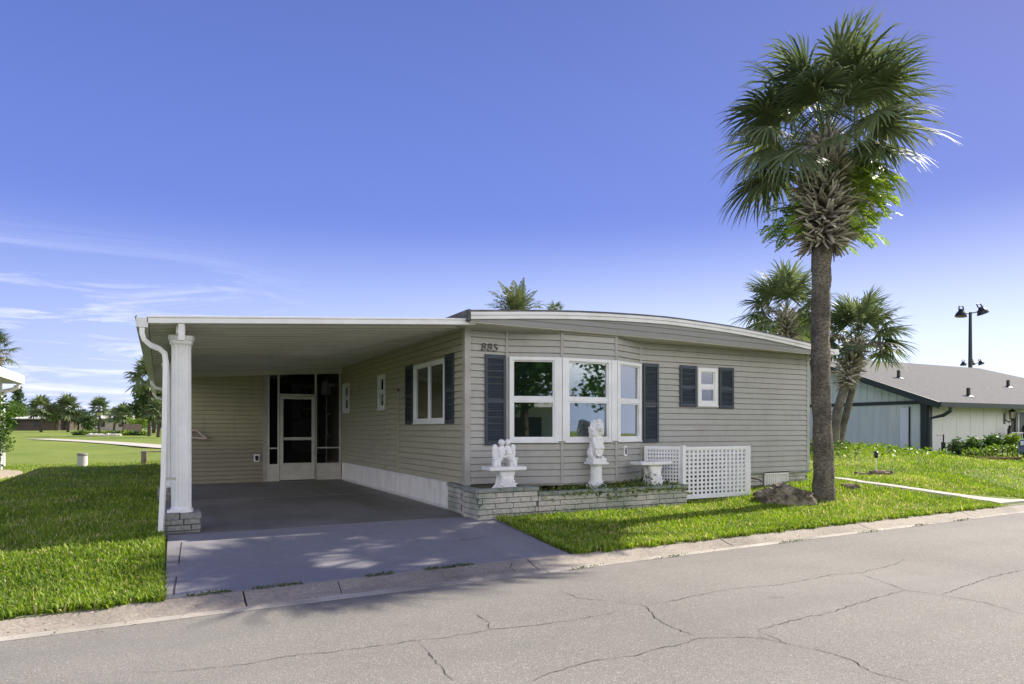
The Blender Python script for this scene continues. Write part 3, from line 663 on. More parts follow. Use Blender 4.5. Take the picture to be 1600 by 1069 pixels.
# white mullion covers between the bay windows
for (pt, w1, w2, da, db) in ((BB, .082, .066, (BA, BB), (BB, BC)), (BC, .105, .035, (BB, BC), (BC, BD))):
    mu = MB()
    for (seg, ww, sgn) in ((da, w1, -1), (db, w2, 1)):
        d = Vector((seg[1][0]-seg[0][0], seg[1][1]-seg[0][1], 0)).normalized(); nn = Vector((d.y, -d.x, 0))
        c = Vector((*pt, (WB0+WB1)/2))+d*sgn*ww/2+nn*.022
        mu.obox(c, d*(ww/2), nn*.022, (0, 0, (WB1-WB0)/2-.002))
    mu.build('mullion_cover', mWhite, house, bevel=0.003)
window((8.68, WY0), (9.16, WY0), 1.925, 2.615, house, fw=0.07, blinds=False, label='small window between two short shutters')
window((WX0, 11.6), (WX0, 10.1), 1.6, 2.64, house, slider=True, blinds=False, label='wide sliding window under the carport')
window((WX0, 13.86), (WX0, 13.36), 1.9, 2.62, house, fw=0.07, blinds=False, label='narrow window beside the access door')
window((WX0, 16.93), (WX0, 16.3), 1.9, 2.62, house, fw=0.08, blinds=False, label='small window nearest the screened porch')
def shutter(p0, p1, z0, z1, n, label=None):
    p0, p1 = Vector((*p0, 0)), Vector((*p1, 0)); L = (p1-p0).length; d = (p1-p0)/L; Z = Vector((0, 0, 1)); m = MB()
    def bar(u0, u1, za, zb, v0, v1):
        P = lambda u, v, z: p0+d*u+n*v+Z*z
        m.hexa([P(u0, v1, za), P(u1, v1, za), P(u1, v0, za), P(u0, v0, za), P(u0, v1, zb), P(u1, v1, zb), P(u1, v0, zb), P(u0, v0, zb)])
    st = 0.045
    bar(0, st, z0, z1, .014, .042); bar(L-st, L, z0, z1, .014, .042)
    zm = (z0+z1)/2-.02
    for (a, b) in ((z0, z0+.06), (zm-.03, zm+.03), (z1-.06, z1)): bar(st, L-st, a, b, .014, .040)
    bar(st, L-st, z0+.05, z1-.05, .012, .018)
    z = z0+.066
    while z < z1-.07:
        if not (zm-.045 < z < zm+.03):
            P = lambda u, v, zz: p0+d*u+n*v+Z*zz
            m.hexa([P(st, .036, z), P(L-st, .036, z), P(L-st, .018, z+.012), P(st, .018, z+.012), P(st, .036, z+.007), P(L-st, .036, z+.007), P(L-st, .018, z+.02), P(st, .018, z+.02)])
        z += .0245
    o = m.build('shutter', mShut, house)
    if label: o['label'] = label
nF = Vector((0, -1, 0)); nS = Vector((-1, 0, 0))
shutter((4.39, WY0), (4.745, WY0), 1.25, 2.64, nF); shutter((7.42, WY0), (7.76, WY0), 1.26, 2.64, nF)
shutter((8.25, WY0), (8.64, WY0), 1.895, 2.64, nF); shutter((9.20, WY0), (9.56, WY0), 1.88, 2.64, nF)
shutter((WX0, 12.03), (WX0, 11.64), 1.58, 2.66, nS); shutter((WX0, 10.06), (WX0, 9.72), 1.58, 2.68, nS)
# skirting
def rib(m, p0, p1, z0, z1, n, pitch=.045):
    p0, p1 = Vector((*p0, 0)), Vector((*p1, 0)); L = (p1-p0).length; d = (p1-p0)/L; k = 0; u = 0
    prof = []
    while u < L:
        prof += [(u, 0), (min(L, u+pitch*.62), 0), (min(L, u+pitch*.72), -.012), (min(L, u+pitch*.9), -.012)]; u += pitch
    prof.append((L, 0))
    for (a, b) in zip(prof[:-1], prof[1:]):
        if b[0]-a[0] < 1e-6 and a[1] == b[1]: continue
        A, B = p0+d*a[0]+n*a[1], p0+d*b[0]+n*b[1]
        m.quad(A+Vector((0, 0, z0)), B+Vector((0, 0, z0)), B+Vector((0, 0, z1)), A+Vector((0, 0, z1)))
sk = MB(); rib(sk, (WX0+.01, 26), (WX0+.01, 9.98), .2, .655, nS, .085); sk.box(WX0-.012, 9.98, .222, WX0+.008, 17.2, .262)
sk.build('skirting', mSkirt, house)
sk2 = MB(); rib(sk2, (10.43, WY0-.0), (11.03, WY0-.0), .40, .62, nF, .06); sk2.box(10.4, WY0-.02, .60, 11.06, WY0+.01, .635); sk2.box(10.4, WY0-.015, .38, 10.43, WY0+.01, .6); sk2.box(11.03, WY0-.015, .38, 11.06, WY0+.01, .6)
s2 = sk2.build('vent_panel', mSkirt, house); s2['label'] = 'white ribbed vent panel low in the front skirt'
def bricks(m, path, z0, courses, bh=.075, bl=.36, dep=.06, gap=.010, seed=1, mort=None):
    r = random.Random(seed)
    for (a, b) in zip(path[:-1], path[1:]):
        a, b = Vector((*a, 0)), Vector((*b, 0)); L = (b-a).length; d = (b-a)/L; n = Vector((d.y, -d.x, 0))
        if mort is not None: mort.hexa([a-n*dep+Vector((0,0,z0)), b-n*dep+Vector((0,0,z0)), b-n*.008+Vector((0,0,z0)), a-n*.008+Vector((0,0,z0))][::-1]+[p+Vector((0, 0, courses*bh-.01)) for p in [a-n*dep+Vector((0,0,z0)), b-n*dep+Vector((0,0,z0)), b-n*.008+Vector((0,0,z0)), a-n*.008+Vector((0,0,z0))]][::-1])
        for c in range(courses):
            u = -r.uniform(0, bl*.8) if c % 2 else 0
            while u < L-.02:
                ln = bl*r.uniform(.75, 1.2); u0, u1 = max(0, u)+gap/2, min(L, u+ln)-gap/2
                if u1-u0 > .03:
                    o_ = r.uniform(0, .010); A = a+d*u0; B = a+d*u1; za = z0+c*bh+gap/2; zb = z0+(c+1)*bh-gap/2; dd = min(dep, .05)
                    i_ = .006
                    m.hexa([A+n*o_+Vector((0,0,za)), B+n*o_+Vector((0,0,za)), B-n*dd+Vector((0,0,za)), A-n*dd+Vector((0,0,za)), A+n*(o_-i_)+d*i_*.5+Vector((0,0,zb)), B+n*(o_-i_*r.random())+Vector((0,0,zb)), B-n*dd+Vector((0,0,zb)), A-n*dd+Vector((0,0,zb))])
                u += ln
bs = MB(); bsm = MB()
bricks(bs, [(9.0, WY0+.02), (10.40, WY0+.02)], .40, 3, seed=4, mort=bsm); bs.build('brick_skirt', mBrick, house, bevel=0.004); bs = MB(); bricks(bs, [(11.06, WY0+.02), (WX1, WY0+.02), (WX1, 26)], .40, 3, seed=5, mort=bsm)
bsk = bs.build('brick_skirt', mBrick, house, bevel=0.004); bsm.build('mortar', mMort, bsk)
cs = MB(); cs.box(8.9, WY0-.03, .624, 10.4, WY0+.06, .662); cs.box(11.06, WY0-.03, .624, WX1+.04, WY0+.06, .662); cs.build('skirt_cap', mCap, house)
fb = MB(); fb.box(WX0+.05, WY0+.03, .1, WX1-.05, WY0+.09, .66); fb.box(WX1-.09, WY0+.03, .1, WX1-.04, 26, .66); fb.build('foundation', mMort, house)
# hose tap on the skirt
tp = MB(); tp.tube([(9.83, WY0, .575), (9.83, WY0-.12, .58), (9.85, WY0-.14, .54)], .012, 8); tp.tube([(9.79, WY0-.07, .62), (9.88, WY0-.07, .60)], .012, 8)
tp.tube([(9.75, WY0-.04, .60), (9.9, WY0-.10, .565), (10.12, WY0-.12, .53), (10.2, WY0-.13, .49)], .010, 6); tp.build('tap', mBlack, house)
# outlet under the bay
ou = MB(); dd = Vector((BD[0]-BC[0], BD[1]-BC[1], 0)).normalized(); nn = Vector((dd.y, -dd.x, 0)); c = Vector((*along(BC, BD, .28), 1.13))
ou.obox(c+nn*.02, dd*.045, nn*.012, (0, 0, .085)); oo = ou.build('outlet_box', mWhite, house, bevel=.003)
ou = MB(); ou.obox(c+nn*.034, dd*.018, nn*.004, (0, 0, .055)); ou.build('outlet_cover', mBlack, oo)
# the number 885
def digits(txt, loc, size, parent):
    cu = bpy.data.curves.new('d', 'FONT'); cu.body = txt; cu.size = size; cu.extrude = 0.006; cu.offset = -0.0025; cu.shear = 0.35; cu.space_character = 1.16
    ob = bpy.data.objects.new('d', cu); col.objects.link(ob)
    bpy.context.view_layer.update()
    me = bpy.data.meshes.new_from_object(ob.evaluated_get(bpy.context.evaluated_depsgraph_get())); bpy.data.objects.remove(ob)
    for v in me.vertices:
        x, y, z = v.co; v.co = (x+.012*math.sin(y/size*7), y, z)
    for v in me.vertices:
        x, y, z = v.co; v.co = Vector((loc[0]+x, loc[1]-z, loc[2]+y))-Vector(parent['_o'])
    me.materials.append(mBlack)
    o = bpy.data.objects.new('house_number', me); col.objects.link(o); o.parent = parent; o['label'] = 'black raised house number 885 in slanted script'
digits('885', (4.30, WY0-.03, 2.69), .175, house)

# ------------------------------------------------------------------ carport
car = thing('carport', (2.0, 9.3, 0.2), 'attached carport with sloping white aluminium roof, gutter and fluted white columns', 'carport')
CX0, CX1, CY0, CY1 = -0.14, 4.075, 9.02, 26.4
def cz(x): return 2.825+(x-CX0)*0.0675
rp = MB()
rp.hexa([(CX0, CY0, cz(CX0)-.035), (CX1, CY0, cz(CX1)-.035), (CX1, CY1, cz(CX1)-.035), (CX0, CY1, cz(CX0)-.035), (CX0, CY0, cz(CX0)-.01), (CX1, CY0, cz(CX1)-.01), (CX1, CY1, cz(CX1)-.01), (CX0, CY1, cz(CX0)-.01)])
rp.build('roof_panel', mWhiteD, car)
cp = MB(); y = CY0+.05     # ribbed ceiling pans, ribs run from the house to the outer beam
while y < CY1-.1:
    for (a, b, dz0, dz1) in ((0, .012, .035, .085), (.012, .05, .085, .085), (.05, .062, .085, .05), (.062, .30, .05, .05), (.30, .305, .05, .035)):
        cp.quad((CX0+.02, y+a, cz(CX0+.02)-dz0), (CX0+.02, y+b, cz(CX0+.02)-dz1), (CX1-.0, y+b, cz(CX1)-dz1), (CX1, y+a, cz(CX1)-dz0))
    y += .305
mCeil = mat('glossy_ceiling_pan', (0.56, 0.56, 0.50), 0.10, 0.7, var=(0.42, 0.41, 0.34), vscale=1.5, stretch=(0.5, 3, 1))
cp.build('ceiling_pan', mCeil, car)
ff = MB(); ff.hexa([(CX0-.0, CY0-.05, cz(CX0)-.085), (CX1+.02, CY0-.05, cz(CX1)-.085), (CX1+.02, CY0, cz(CX1)-.085), (CX0, CY0, cz(CX0)-.085), (CX0, CY0-.05, cz(CX0)), (CX1+.02, CY0-.05, cz(CX1)), (CX1+.02, CY0, cz(CX1)), (CX0, CY0, cz(CX0))])
ff.hexa([(CX0, CY0-.065, cz(CX0)-.02), (CX1+.02, CY0-.065, cz(CX1)-.02), (CX1+.02, CY0+.02, cz(CX1)-.02), (CX0, CY0+.02, cz(CX0)-.02), (CX0, CY0-.065, cz(CX0)+.004), (CX1+.02, CY0-.065, cz(CX1)+.004), (CX1+.02, CY0+.02, cz(CX1)+.004), (CX0, CY0+.02, cz(CX0)+.004)])
ff.build('front_fascia', mWhite, car, bevel=.004)
gt = MB(); gt.box(CX0-.11, CY0-.05, 2.70, CX0-.10, CY1, 2.82); gt.box(CX0-.11, CY0-.05, 2.69, CX0+.01, CY1, 2.70); gt.box(CX0-.0, CY0-.05, 2.70, CX0+.012, CY1, 2.83); gt.box(CX0-.10, CY0-.045, 2.70, CX0, CY0-.035, 2.80)
gt.box(CX0-.125, CY0-.05, 2.81, CX0-.10, CY1, 2.825)
gt.build('gutter', mWhiteD, car)
bmx = MB(); bmx.box(.17, CY0+.06, 2.66, .27, CY1-.1, 2.755); bmx.build('outer_beam', mWhiteD, car)
ol = MB(); ol.box(.19, 8.98, 2.60, .26, 9.06, 2.76); ol.box(.19, 8.96, 2.56, .26, 9.02, 2.62); ol.build('beam_end_cap', mWhiteD, car, bevel=.004)
def dspout(pts, name='downspout'):
    m = MB(); m.tube(pts, .052, 4, True, .75); o = m.build(name, mWhite, car, bevel=.006); return o
dspout([(-.19, 9.02, 2.70), (-.19, 9.02, 2.62), (-.17, 9.02, 2.55), (-.10, 9.05, 2.49), (-.01, 9.1, 2.46), (.045, 9.12, 2.41), (.06, 9.13, 2.30), (.05, 9.13, 1.6), (.035, 9.13, .9), (.005, 9.13, .24)])
for yy, zlow in ((18.6, .3), (24.5, .4)):
    dspout([(-.19, yy, 2.70), (-.18, yy, 2.6), (-.10, yy, 2.50), (.10, yy, 2.45), (.22, yy, 2.40), (.24, yy, 2.2), (.24, yy, zlow)])
st = MB(); st.box(.03, 9.10, .88, .17, 9.16, .91); st.build('spout_strap', mMetal, car)
def column(x, y, zb, zt_, lab):
    m = MB(); r = .116
    prof = [(r+.02, 0), (r+.02, .03), (r+.005, .05), (r, .07), (r-.004, zt_-zb-.16), (r, zt_-zb-.12), (r+.015, zt_-zb-.10), (r+.02, zt_-zb-.06), (r+.032, zt_-zb-.05), (r+.036, zt_-zb)]
    n = 96; vs = []
    for i_, (rr, z) in enumerate(prof):
        for k in range(n):
            a = 2*PI*k/n; q = rr
            if 3 <= i_ <= 4: q = rr*(1-.075*(max(0, math.cos(16*a))**.5 if math.cos(16*a) > 0 else 0))
            # square-ish plan with rounded corners, as moulded column wraps have
            s = 1/(abs(math.cos(a))**6+abs(math.sin(a))**6)**(1/6)
            s = 1+(s-1)*.45
            vs.append((x+q*s*math.cos(a), y+q*s*math.sin(a), zb+z))
    fs = [(i_*n+k, i_*n+(k+1) % n, (i_+1)*n+(k+1) % n, (i_+1)*n+k) for i_ in range(len(prof)-1) for k in range(n)]+[tuple(range(n))[::-1], tuple((len(prof)-1)*n+k for k in range(n))]
    m.add(vs, fs); o = m.build('column', mWhite, car); o['label'] = lab
    b = MB(); mo = MB(); h = .21
    bricks(b, [(x-h, y-h), (x+h, y-h), (x+h, y+h), (x-h, y+h), (x-h, y-h)], .17, 3, bh=.073, bl=.24, dep=.07, gap=.014, seed=int(y*10))
    bo_ = b.build('brick_pier', mPierB, car, bevel=.004)
    mo.box(x-h+.012, y-h+.012, .15, x+h-.012, y+h-.012, .385); mo.build('mortar', mMort, bo_)
    c = MB(); h2 = h+.008
    for (x0, x1, y0, y1) in ((x-h2, x-.03, y-h2, y), (x-.02, x+h2, y-h2, y+.02), (x-h2, x+.02, y+.01, y+h2), (x+.03, x+h2, y+.03, y+h2)): c.box(x0, y0, .385, x1, y1, .458)
    c.build('pier_cap', mPierB, bo_, bevel=.006)
    br = MB(); br.box(x-r-.05, y-r-.03, .458, x-r+.10, y-r+.03, .50); br.build('column_bracket', mWhite, o, bevel=.012)
column(.235, 9.42, .458, 2.66, 'nearest fluted column, on a low grey brick pier'); column(.17, 13.5, .458, 2.66, 'farther fluted column behind the first')
hb = MB(); hb.hexa([(.2, 17.02, cz(.2)-.20), (CX1, 17.02, cz(CX1)-.20), (CX1, 17.12, cz(CX1)-.20), (.2, 17.12, cz(.2)-.20), (.2, 17.02, cz(.2)-.088), (CX1, 17.02, cz(CX1)-.088), (CX1, 17.12, cz(CX1)-.088), (.2, 17.12, cz(.2)-.088)])
hb.build('header_beam', mSoffit, car)
vp = MB(); vp.tube([(.3, 12, 2.8), (.3, 12, 3.0), (.26, 12, 3.08)], .02, 8); vp.tube([(.3, 12, 3.05), (.34, 12, 3.1)], .018, 6); vp.build('roof_vent_pipe', mBlack, car)

# storage room and screened porch behind the carport
util = thing('storage_room', (1.2, 17.2, .2), 'tan lap-sided storage room at the back of the carport with a darker lower wall', 'storage room')
u = MB(); lap(u, (.30, 17.2), (2.26, 17.2), .205, 2.82); u.build('wall', mSidStore, util)
u = MB(); lap(u, (.30, 26), (.30, 17.2), .205, 2.75); u.build('side_wall', mSid, util)
u = MB(); u.box(.33, 17.24, .1, 2.3, 25.9, 2.78); u.build('inner_wall', mDark, util)
u = MB(); u.box(2.2, 17.16, .2, 2.29, 17.22, 2.9); u.box(.27, 17.16, .2, .34, 17.23, 2.75); u.build('corner_trim', mTrimG, util)
u = MB(); u.box(1.99, 17.165, .70, 2.12, 17.19, .89); vo = u.build('wall_vent', mWhite, util, bevel=.004)
u = MB(); u.box(2.02, 17.158, .735, 2.09, 17.168, .855); u.build('vent_grille', mDark, vo)
hr = thing('hose_rack', (.62, 17.1, 1.3), 'pink and white wire hose rack hung on the storage wall behind the column', 'hose rack')
mPink = mat('faded_pink_metal', (.62, .48, .44), .6, .3)
h = MB(); h.tube([(.50, 17.1, 1.38), (.62, 17.08, 1.46), (.74, 17.08, 1.46), (.95, 17.06, 1.27)], .022, 6); h.tube([(.60, 17.1, 1.30), (.90, 17.06, 1.27)], .02, 6); h.tube([(.62, 17.14, 1.44), (.66, 17.14, 1.28)], .015, 6)
h.build('rack_frame', mPink, hr)
porch = thing('screened_porch', (3.2, 17.2, .2), 'dark screened porch front with a cream aluminium frame and screen door', 'screen porch')
pf = MB(); Y0, Y1 = 17.15, 17.20
pf.box(2.295, Y0, .22, 2.34, Y1, 2.80); pf.box(4.02, Y0, .22, 4.065, Y1, 2.92); pf.box(2.53, Y0, .22, 2.575, Y1, 2.85); pf.box(3.42, Y0, .22, 3.465, Y1, 2.88)
pf.hexa([(2.29, Y0-.004, 2.80), (4.07, Y0-.004, 2.90), (4.07, Y1, 2.90), (2.29, Y1, 2.80), (2.29, Y0-.004, 2.845), (4.07, Y0-.004, 2.945), (4.07, Y1, 2.945), (2.29, Y1, 2.845)])
pf.box(2.575, Y0, 2.31, 3.42, Y1, 2.355); pf.box(2.34, Y0, 1.01, 2.53, Y1, 1.04); pf.box(3.465, Y0, 1.01, 4.02, Y1, 1.04)
mFrame = mat('cream_frame', (0.58, 0.57, 0.50), .4, .5, var=(.45, .44, .38), vscale=4)
pf.build('porch_frame', mFrame, porch)
kp = MB(); kp.box(2.34, Y0+.01, .22, 2.53, Y1, .64); kp.build('kick_panel', mFrame, porch); kp = MB(); kp.box(3.465, Y0+.01, .22, 4.02, Y1, .64); kp.build('kick_panel', mFrame, porch)
sn = MB(); sn.quad((2.34, 17.18, .64), (2.53, 17.18, .64), (2.53, 17.18, 2.86), (2.34, 17.18, 2.84)); sn.quad((3.465, 17.18, .64), (4.02, 17.18, .64), (4.02, 17.18, 2.93), (3.465, 17.18, 2.90)); sn.quad((2.575, 17.18, 2.34), (3.42, 17.18, 2.34), (3.42, 17.18, 2.9), (2.575, 17.18, 2.86))
sn.build('screen', mScreen, porch)
dr = MB(); a, b, z0, z1, f_ = 2.585, 3.41, .245, 2.30, .075
dr.box(a, Y0-.03, z0, a+f_, Y0-.002, z1); dr.box(b-f_, Y0-.03, z0, b, Y0-.002, z1); dr.box(a+f_, Y0-.03, z1-f_, b-f_, Y0-.002, z1); dr.box(a+f_, Y0-.03, z0, b-f_, Y0-.002, .66); dr.box(a+f_, Y0-.03, 1.22, b-f_, Y0-.002, 1.29)
do = dr.build('screen_door', mFrame, porch, bevel=.003)
sn = MB(); sn.quad((a, Y0-.012, .66), (b, Y0-.012, .66), (b, Y0-.012, 2.25), (a, Y0-.012, 2.25)); sn.build('door_screen', mScreen, do)
hn = MB(); hn.box(a+.02, Y0-.07, 1.18, a+.05, Y0-.03, 1.34); hn.build('handle', mMetal, do)
pr = MB()   # inside of the porch: floor, walls
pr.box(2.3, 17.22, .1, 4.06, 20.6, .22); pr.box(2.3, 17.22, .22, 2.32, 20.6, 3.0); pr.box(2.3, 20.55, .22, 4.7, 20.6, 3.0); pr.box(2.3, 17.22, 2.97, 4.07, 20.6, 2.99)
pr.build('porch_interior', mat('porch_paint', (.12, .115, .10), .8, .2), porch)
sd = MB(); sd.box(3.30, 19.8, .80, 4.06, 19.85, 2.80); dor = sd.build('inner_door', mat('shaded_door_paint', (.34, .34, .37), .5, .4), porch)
sd = MB()
for i_ in range(2):
    for j_ in range(3): sd.box(3.54+i_*.17, 19.785, 1.78+j_*.30, 3.69+i_*.17, 19.80, 2.05+j_*.30)
sd.build('door_lites', mBlack, dor)
sd = MB(); sd.tube([(3.36, 19.78, 1.75), (3.42, 19.76, 1.75), (3.49, 19.76, 1.74)], .02, 6); sd.build('knob', mBlack, dor)
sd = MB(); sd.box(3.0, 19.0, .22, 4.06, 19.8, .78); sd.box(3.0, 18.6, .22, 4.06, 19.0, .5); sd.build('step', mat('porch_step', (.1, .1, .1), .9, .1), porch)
gr = MB(); gr.tube([(3.98, 18.0, 1.9), (3.90, 18.0, 1.86), (3.88, 18.0, 1.7), (3.90, 18.0, 1.36), (3.98, 18.0, 1.3)], .02, 8); gr.tube([(3.86, 17.9, .4), (3.86, 17.9, 2.35)], .015, 6); gr.build('grab_rail', mWhiteD, porch)
ln = thing('wall_lantern', (3.85, 17.7, 2.3), 'pale wall lantern seen through the porch screen beside the grab rail', 'lantern')
l = MB(); l.lathe([(.02, .36), (.06, .30), (.11, .26), (.11, .25), (.10, .24), (.13, .0), (.13, -.03), (.02, -.05)], (3.82, 17.75, 2.42), 4); l.box(3.9, 17.72, 2.6, 4.05, 17.78, 2.68); l.build('lantern_body', mat('lantern_white', (.75, .75, .75), .4, .4), ln)

# ------------------------------------------------------------------ planter
pla = thing('brick_planter', (5.5, 8.7, .25), 'long low planter of painted split brick with mossy green cap along the house front', 'planter')
PL = [(4.06, 9.98), (4.04, 9.42), (3.93, 9.02), (3.955, 8.60), (4.93, 8.59)]
b1 = MB(); mo = MB(); bricks(b1, PL, .20, 5, bh=.078, bl=.34, dep=.10, seed=11, mort=mo)
PR = [(4.93, 8.59), (7.78, 8.59)]
bricks(b1, PR, .20, 4, bh=.078, bl=.34, dep=.10, seed=12, mort=mo); bricks(b1, [(7.78, 8.59), (7.78, 9.26)], .2, 4, bh=.078, dep=.10, seed=13, mort=mo)
w1 = b1.build('brick_wall', mBrick, pla, bevel=.004); mo.build('mortar', mMort, w1)
cp_ = MB()
def capline(m, path, z, th=.055, wd=.13, bl=.36, seed=1):
    r = random.Random(seed)
    for (a, b) in zip(path[:-1], path[1:]):
        a, b = Vector((*a, 0)), Vector((*b, 0)); L = (b-a).length; d = (b-a)/L; n = Vector((d.y, -d.x, 0)); u = 0
        while u < L-.01:
            u1 = min(L, u+bl*r.uniform(.8, 1.15)); c = a+d*(u+u1)/2-n*(wd/2-.022)+Vector((0, 0, z+th/2+r.uniform(-.002, .003)))
            m.obox(c, d*((u1-u)/2-.004), n*wd/2, (0, 0, th/2)); u = u1
capline(cp_, PL, .592, seed=2); capline(cp_, [(4.93, 8.59), (4.93, 8.68), (4.82, 9.22)], .592, seed=3); capline(cp_, PR, .514, seed=4); capline(cp_, [(7.78, 8.59), (7.78, 9.26)], .514, seed=6)
cp_.build('cap', mCap, pla, bevel=.008)
so_ = MB(); so_.prism([(4.0, 9.3), (4.02, 8.7), (4.9, 8.68), (7.7, 8.68), (7.7, 9.3)][::-1], .2, .53); so_.build('soil_fill', mSoil, pla)

# ------------------------------------------------------------------ small leafy masses
def leaf_quads(pts, size, rng, aspect=.45, up=None, varr=None):
    """a folded leaf (two tris -> quad) at each point with random orientation; returns V, F, var"""
    n = len(pts); P = np.asarray(pts)
    th = rng.uniform(0, 2*PI, n); ph = rng.uniform(-.9, .9, n)
    d = np.stack([np.cos(th)*np.cos(ph), np.sin(th)*np.cos(ph), np.sin(ph)], 1)
    r2 = rng.normal(size=(n, 3)); s = np.cross(d, r2); s /= np.linalg.norm(s, axis=1)[:, None]+1e-9
    L = (size*rng.uniform(.6, 1.3, n))[:, None]; W = L*aspect
    V = np.stack([P, P+d*L*.5+s*W*.5, P+d*L, P+d*L*.5-s*W*.5], 1).reshape(-1, 3)
    i = np.arange(n)*4
    return V, np.stack([i, i+1, i+2, i+3], 1), np.repeat(varr if varr is not None else rng.uniform(0, 1, n), 4)
def blob_points(blobs, n, rng, shell=.55):
    tot = sum(b[3]*b[4]*b[5] for b in blobs)**1.0; out_ = []; vv = []
    for b in blobs:
        k = int(n*(b[3]*b[4]*b[5])/tot)+3
        d = rng.normal(size=(k, 3)); d /= np.linalg.norm(d, axis=1)[:, None]
        r = shell+(1-shell)*rng.uniform(0, 1, k)**.7; r *= 1+.15*np.sin(d[:, 0]*7+b[0])*np.cos(d[:, 2]*6+b[1])
        out_.append(np.array(b[:3])+d*r[:, None]*np.array(b[3:6])); vv.append(np.clip(rng.uniform(0, 1, k)*.75+rng.uniform(0, .35), 0, 1))
    return np.concatenate(out_), np.concatenate(vv)
def bush(name, blobs, n, size, m, label, cat, group=None, seed=0, stem=True, kind=None):
    rng = np.random.default_rng(seed); P, v = blob_points(blobs, n, rng, .35); gz = zt(blobs[0][0], blobs[0][1])
    P[:, 2] = np.maximum(P[:, 2], gz+.01)
    loc = (blobs[0][0], blobs[0][1], gz)
    V_, F_, C_ = leaf_quads(P, size, rng, .5, varr=v)
    if not stem:
        o = np_mesh(name, V_, [F_], m, None, C_, origin=loc); return tag(o, label, cat, group, kind)
    t = thing(name, loc, label, cat, group); np_mesh('foliage', V_, [F_], m, t, C_)
    s = MB(); rr = random.Random(seed)
    for b in blobs:
        for _ in range(3): s.tube([(b[0]+rr.uniform(-.1, .1)*b[3], b[1], gz-.05), (b[0]+rr.uniform(-.5, .5)*b[3], b[1]+rr.uniform(-.5, .5)*b[4], b[2]+b[5]*.3)], .012*max(1, b[5]), 5)
    s.build('stems', mBark, t); return t
# creeping plants in the planter
rng = np.random.default_rng(5)
pp = []
for _ in range(2600):
    x = rng.uniform(4.98, 7.74); f_ = min(1, max(0.12, (x-5.1)/1.3)); 
    if rng.uniform() > f_ and rng.uniform() > .25: continue
    yy = rng.uniform(8.52, 9.05); hh = .53+abs(rng.normal(0, .035))+.05*max(0, math.sin(x*5.3)*math.cos(yy*9))
    if yy < 8.60: hh = .53+rng.uniform(-.12, .05)*(1 if math.sin(x*4+1) > .2 else .2)
    pp.append((x, yy, hh))
V_, F_, C_ = leaf_quads(np.array(pp), .065, rng, .4)
tag(np_mesh('creeping_plants', V_, [F_], mWeed, cols=C_), 'ragged green and yellow creeping plants filling the brick planter', 'ground cover', kind='stuff')
for k, (x, yy, hgt) in enumerate([(7.02, 8.72, .26), (6.15, 8.66, .15)]):
    P = [(x+rng.uniform(-.06, .06)*(1+q*2), yy+rng.uniform(-.05, .05), .52+hgt*rng.uniform(.1, 1)) for q in rng.uniform(0, 1, 70)]
    V_, F_, C_ = leaf_quads(np.array(P), .06, rng, .35)
    t = thing('weed_plant', (x, yy, .5), ['tall leafy weed growing in the planter before the right bench', 'short leafy weed growing in the planter left of the lion pedestal'][k], 'weed', 'weeds in the planter')
    np_mesh('leaves', V_, [F_], mLeafM, t, C_); s = MB(); s.tube([(x, yy, .5), (x+.02, yy, .5+hgt)], .005, 5); s.build('stem', mBark, t)

# ------------------------------------------------------------------ statues, benches, gate
def sculpt(m, name, mt, parent=None, origin=None, voxel=.006, smooth=3, disp=0):
    o = m.build(name, mt, parent, origin=origin, smooth=True)
    r = o.modifiers.new('r', 'REMESH'); r.mode = 'VOXEL'; r.voxel_size = voxel; r.use_smooth_shade = True
    s = o.modifiers.new('s', 'SMOOTH'); s.iterations = smooth; s.factor = .5
    return o
def bench(x, y, zs, zb, wd, dp, label, wedge=.0):
    t = thing('garden_bench', (x, y, zb), label, 'bench', 'white cement garden benches')
    s = MB(); n = 24; th = .055
    out_ = []
    for k in range(n):                              # slightly curved slab
        a = k/(n-1); out_.append((x-wd/2+wd*a, y-dp/2-.05*math.sin(PI*a)))
    for k in range(n):
        a = 1-k/(n-1); out_.append((x-wd/2+wd*a, y+dp/2-.05*math.sin(PI*a)))
    s.prism(out_, zs-th, zs); s.build('seat', mConc, t, bevel=.01)
    for side in (-1, 1):
        l = MB(); H = zs-th-zb; cx_ = x
        yc = y+side*dp*.20-.03
        prof = [(0, .165), (.06, .17), (.14, .155), (.30, .115), (.5, .10), (.72, .11), (.86, .13), (1.0, .135)]
        vs = []; m_ = len(prof); lobes = 26
        for (q, hw) in prof:
            for k in range(lobes):
                a = 2*PI*k/lobes; fl = 1+.10*math.cos(9*a) if q < .6 else 1
                vs.append((cx_+hw*fl*math.copysign(abs(math.cos(a))**.6, math.cos(a)), yc+.05*(1.0 if q > .7 else 1.3-.3*q)*fl*math.copysign(abs(math.sin(a))**.6, math.sin(a)), zb+H*q))
        fs = [(i_*lobes+k, i_*lobes+(k+1) % lobes, (i_+1)*lobes+(k+1) % lobes, (i_+1)*lobes+k) for i_ in range(m_-1) for k in range(lobes)]+[tuple(range(lobes))[::-1], tuple((m_-1)*lobes+k for k in range(lobes))]
        l.add(vs, fs)
        if side == -1:                                # scallop shell relief on the face
            for k in range(-3, 4):
                a = k*.34; l.tube([(cx_+.01*k, yc-.055, zb+.02), (cx_+.11*math.sin(a)*1.0, yc-.062, zb+.02+H*.30*math.cos(a)+.02), (cx_+.16*math.sin(a), yc-.055, zb+H*.58*math.cos(a)+.01)], [.010, .017, .012], 6)
        l.build('leg', mConc, t, smooth=False)
    return t
bench(4.50, 8.86, .945, .60, .60, .30, 'white cement bench carrying the angel pair, left end of the planter')
bench(7.25, 8.86, .96, .53, .63, .32, 'empty white cement bench beside the lattice screen')
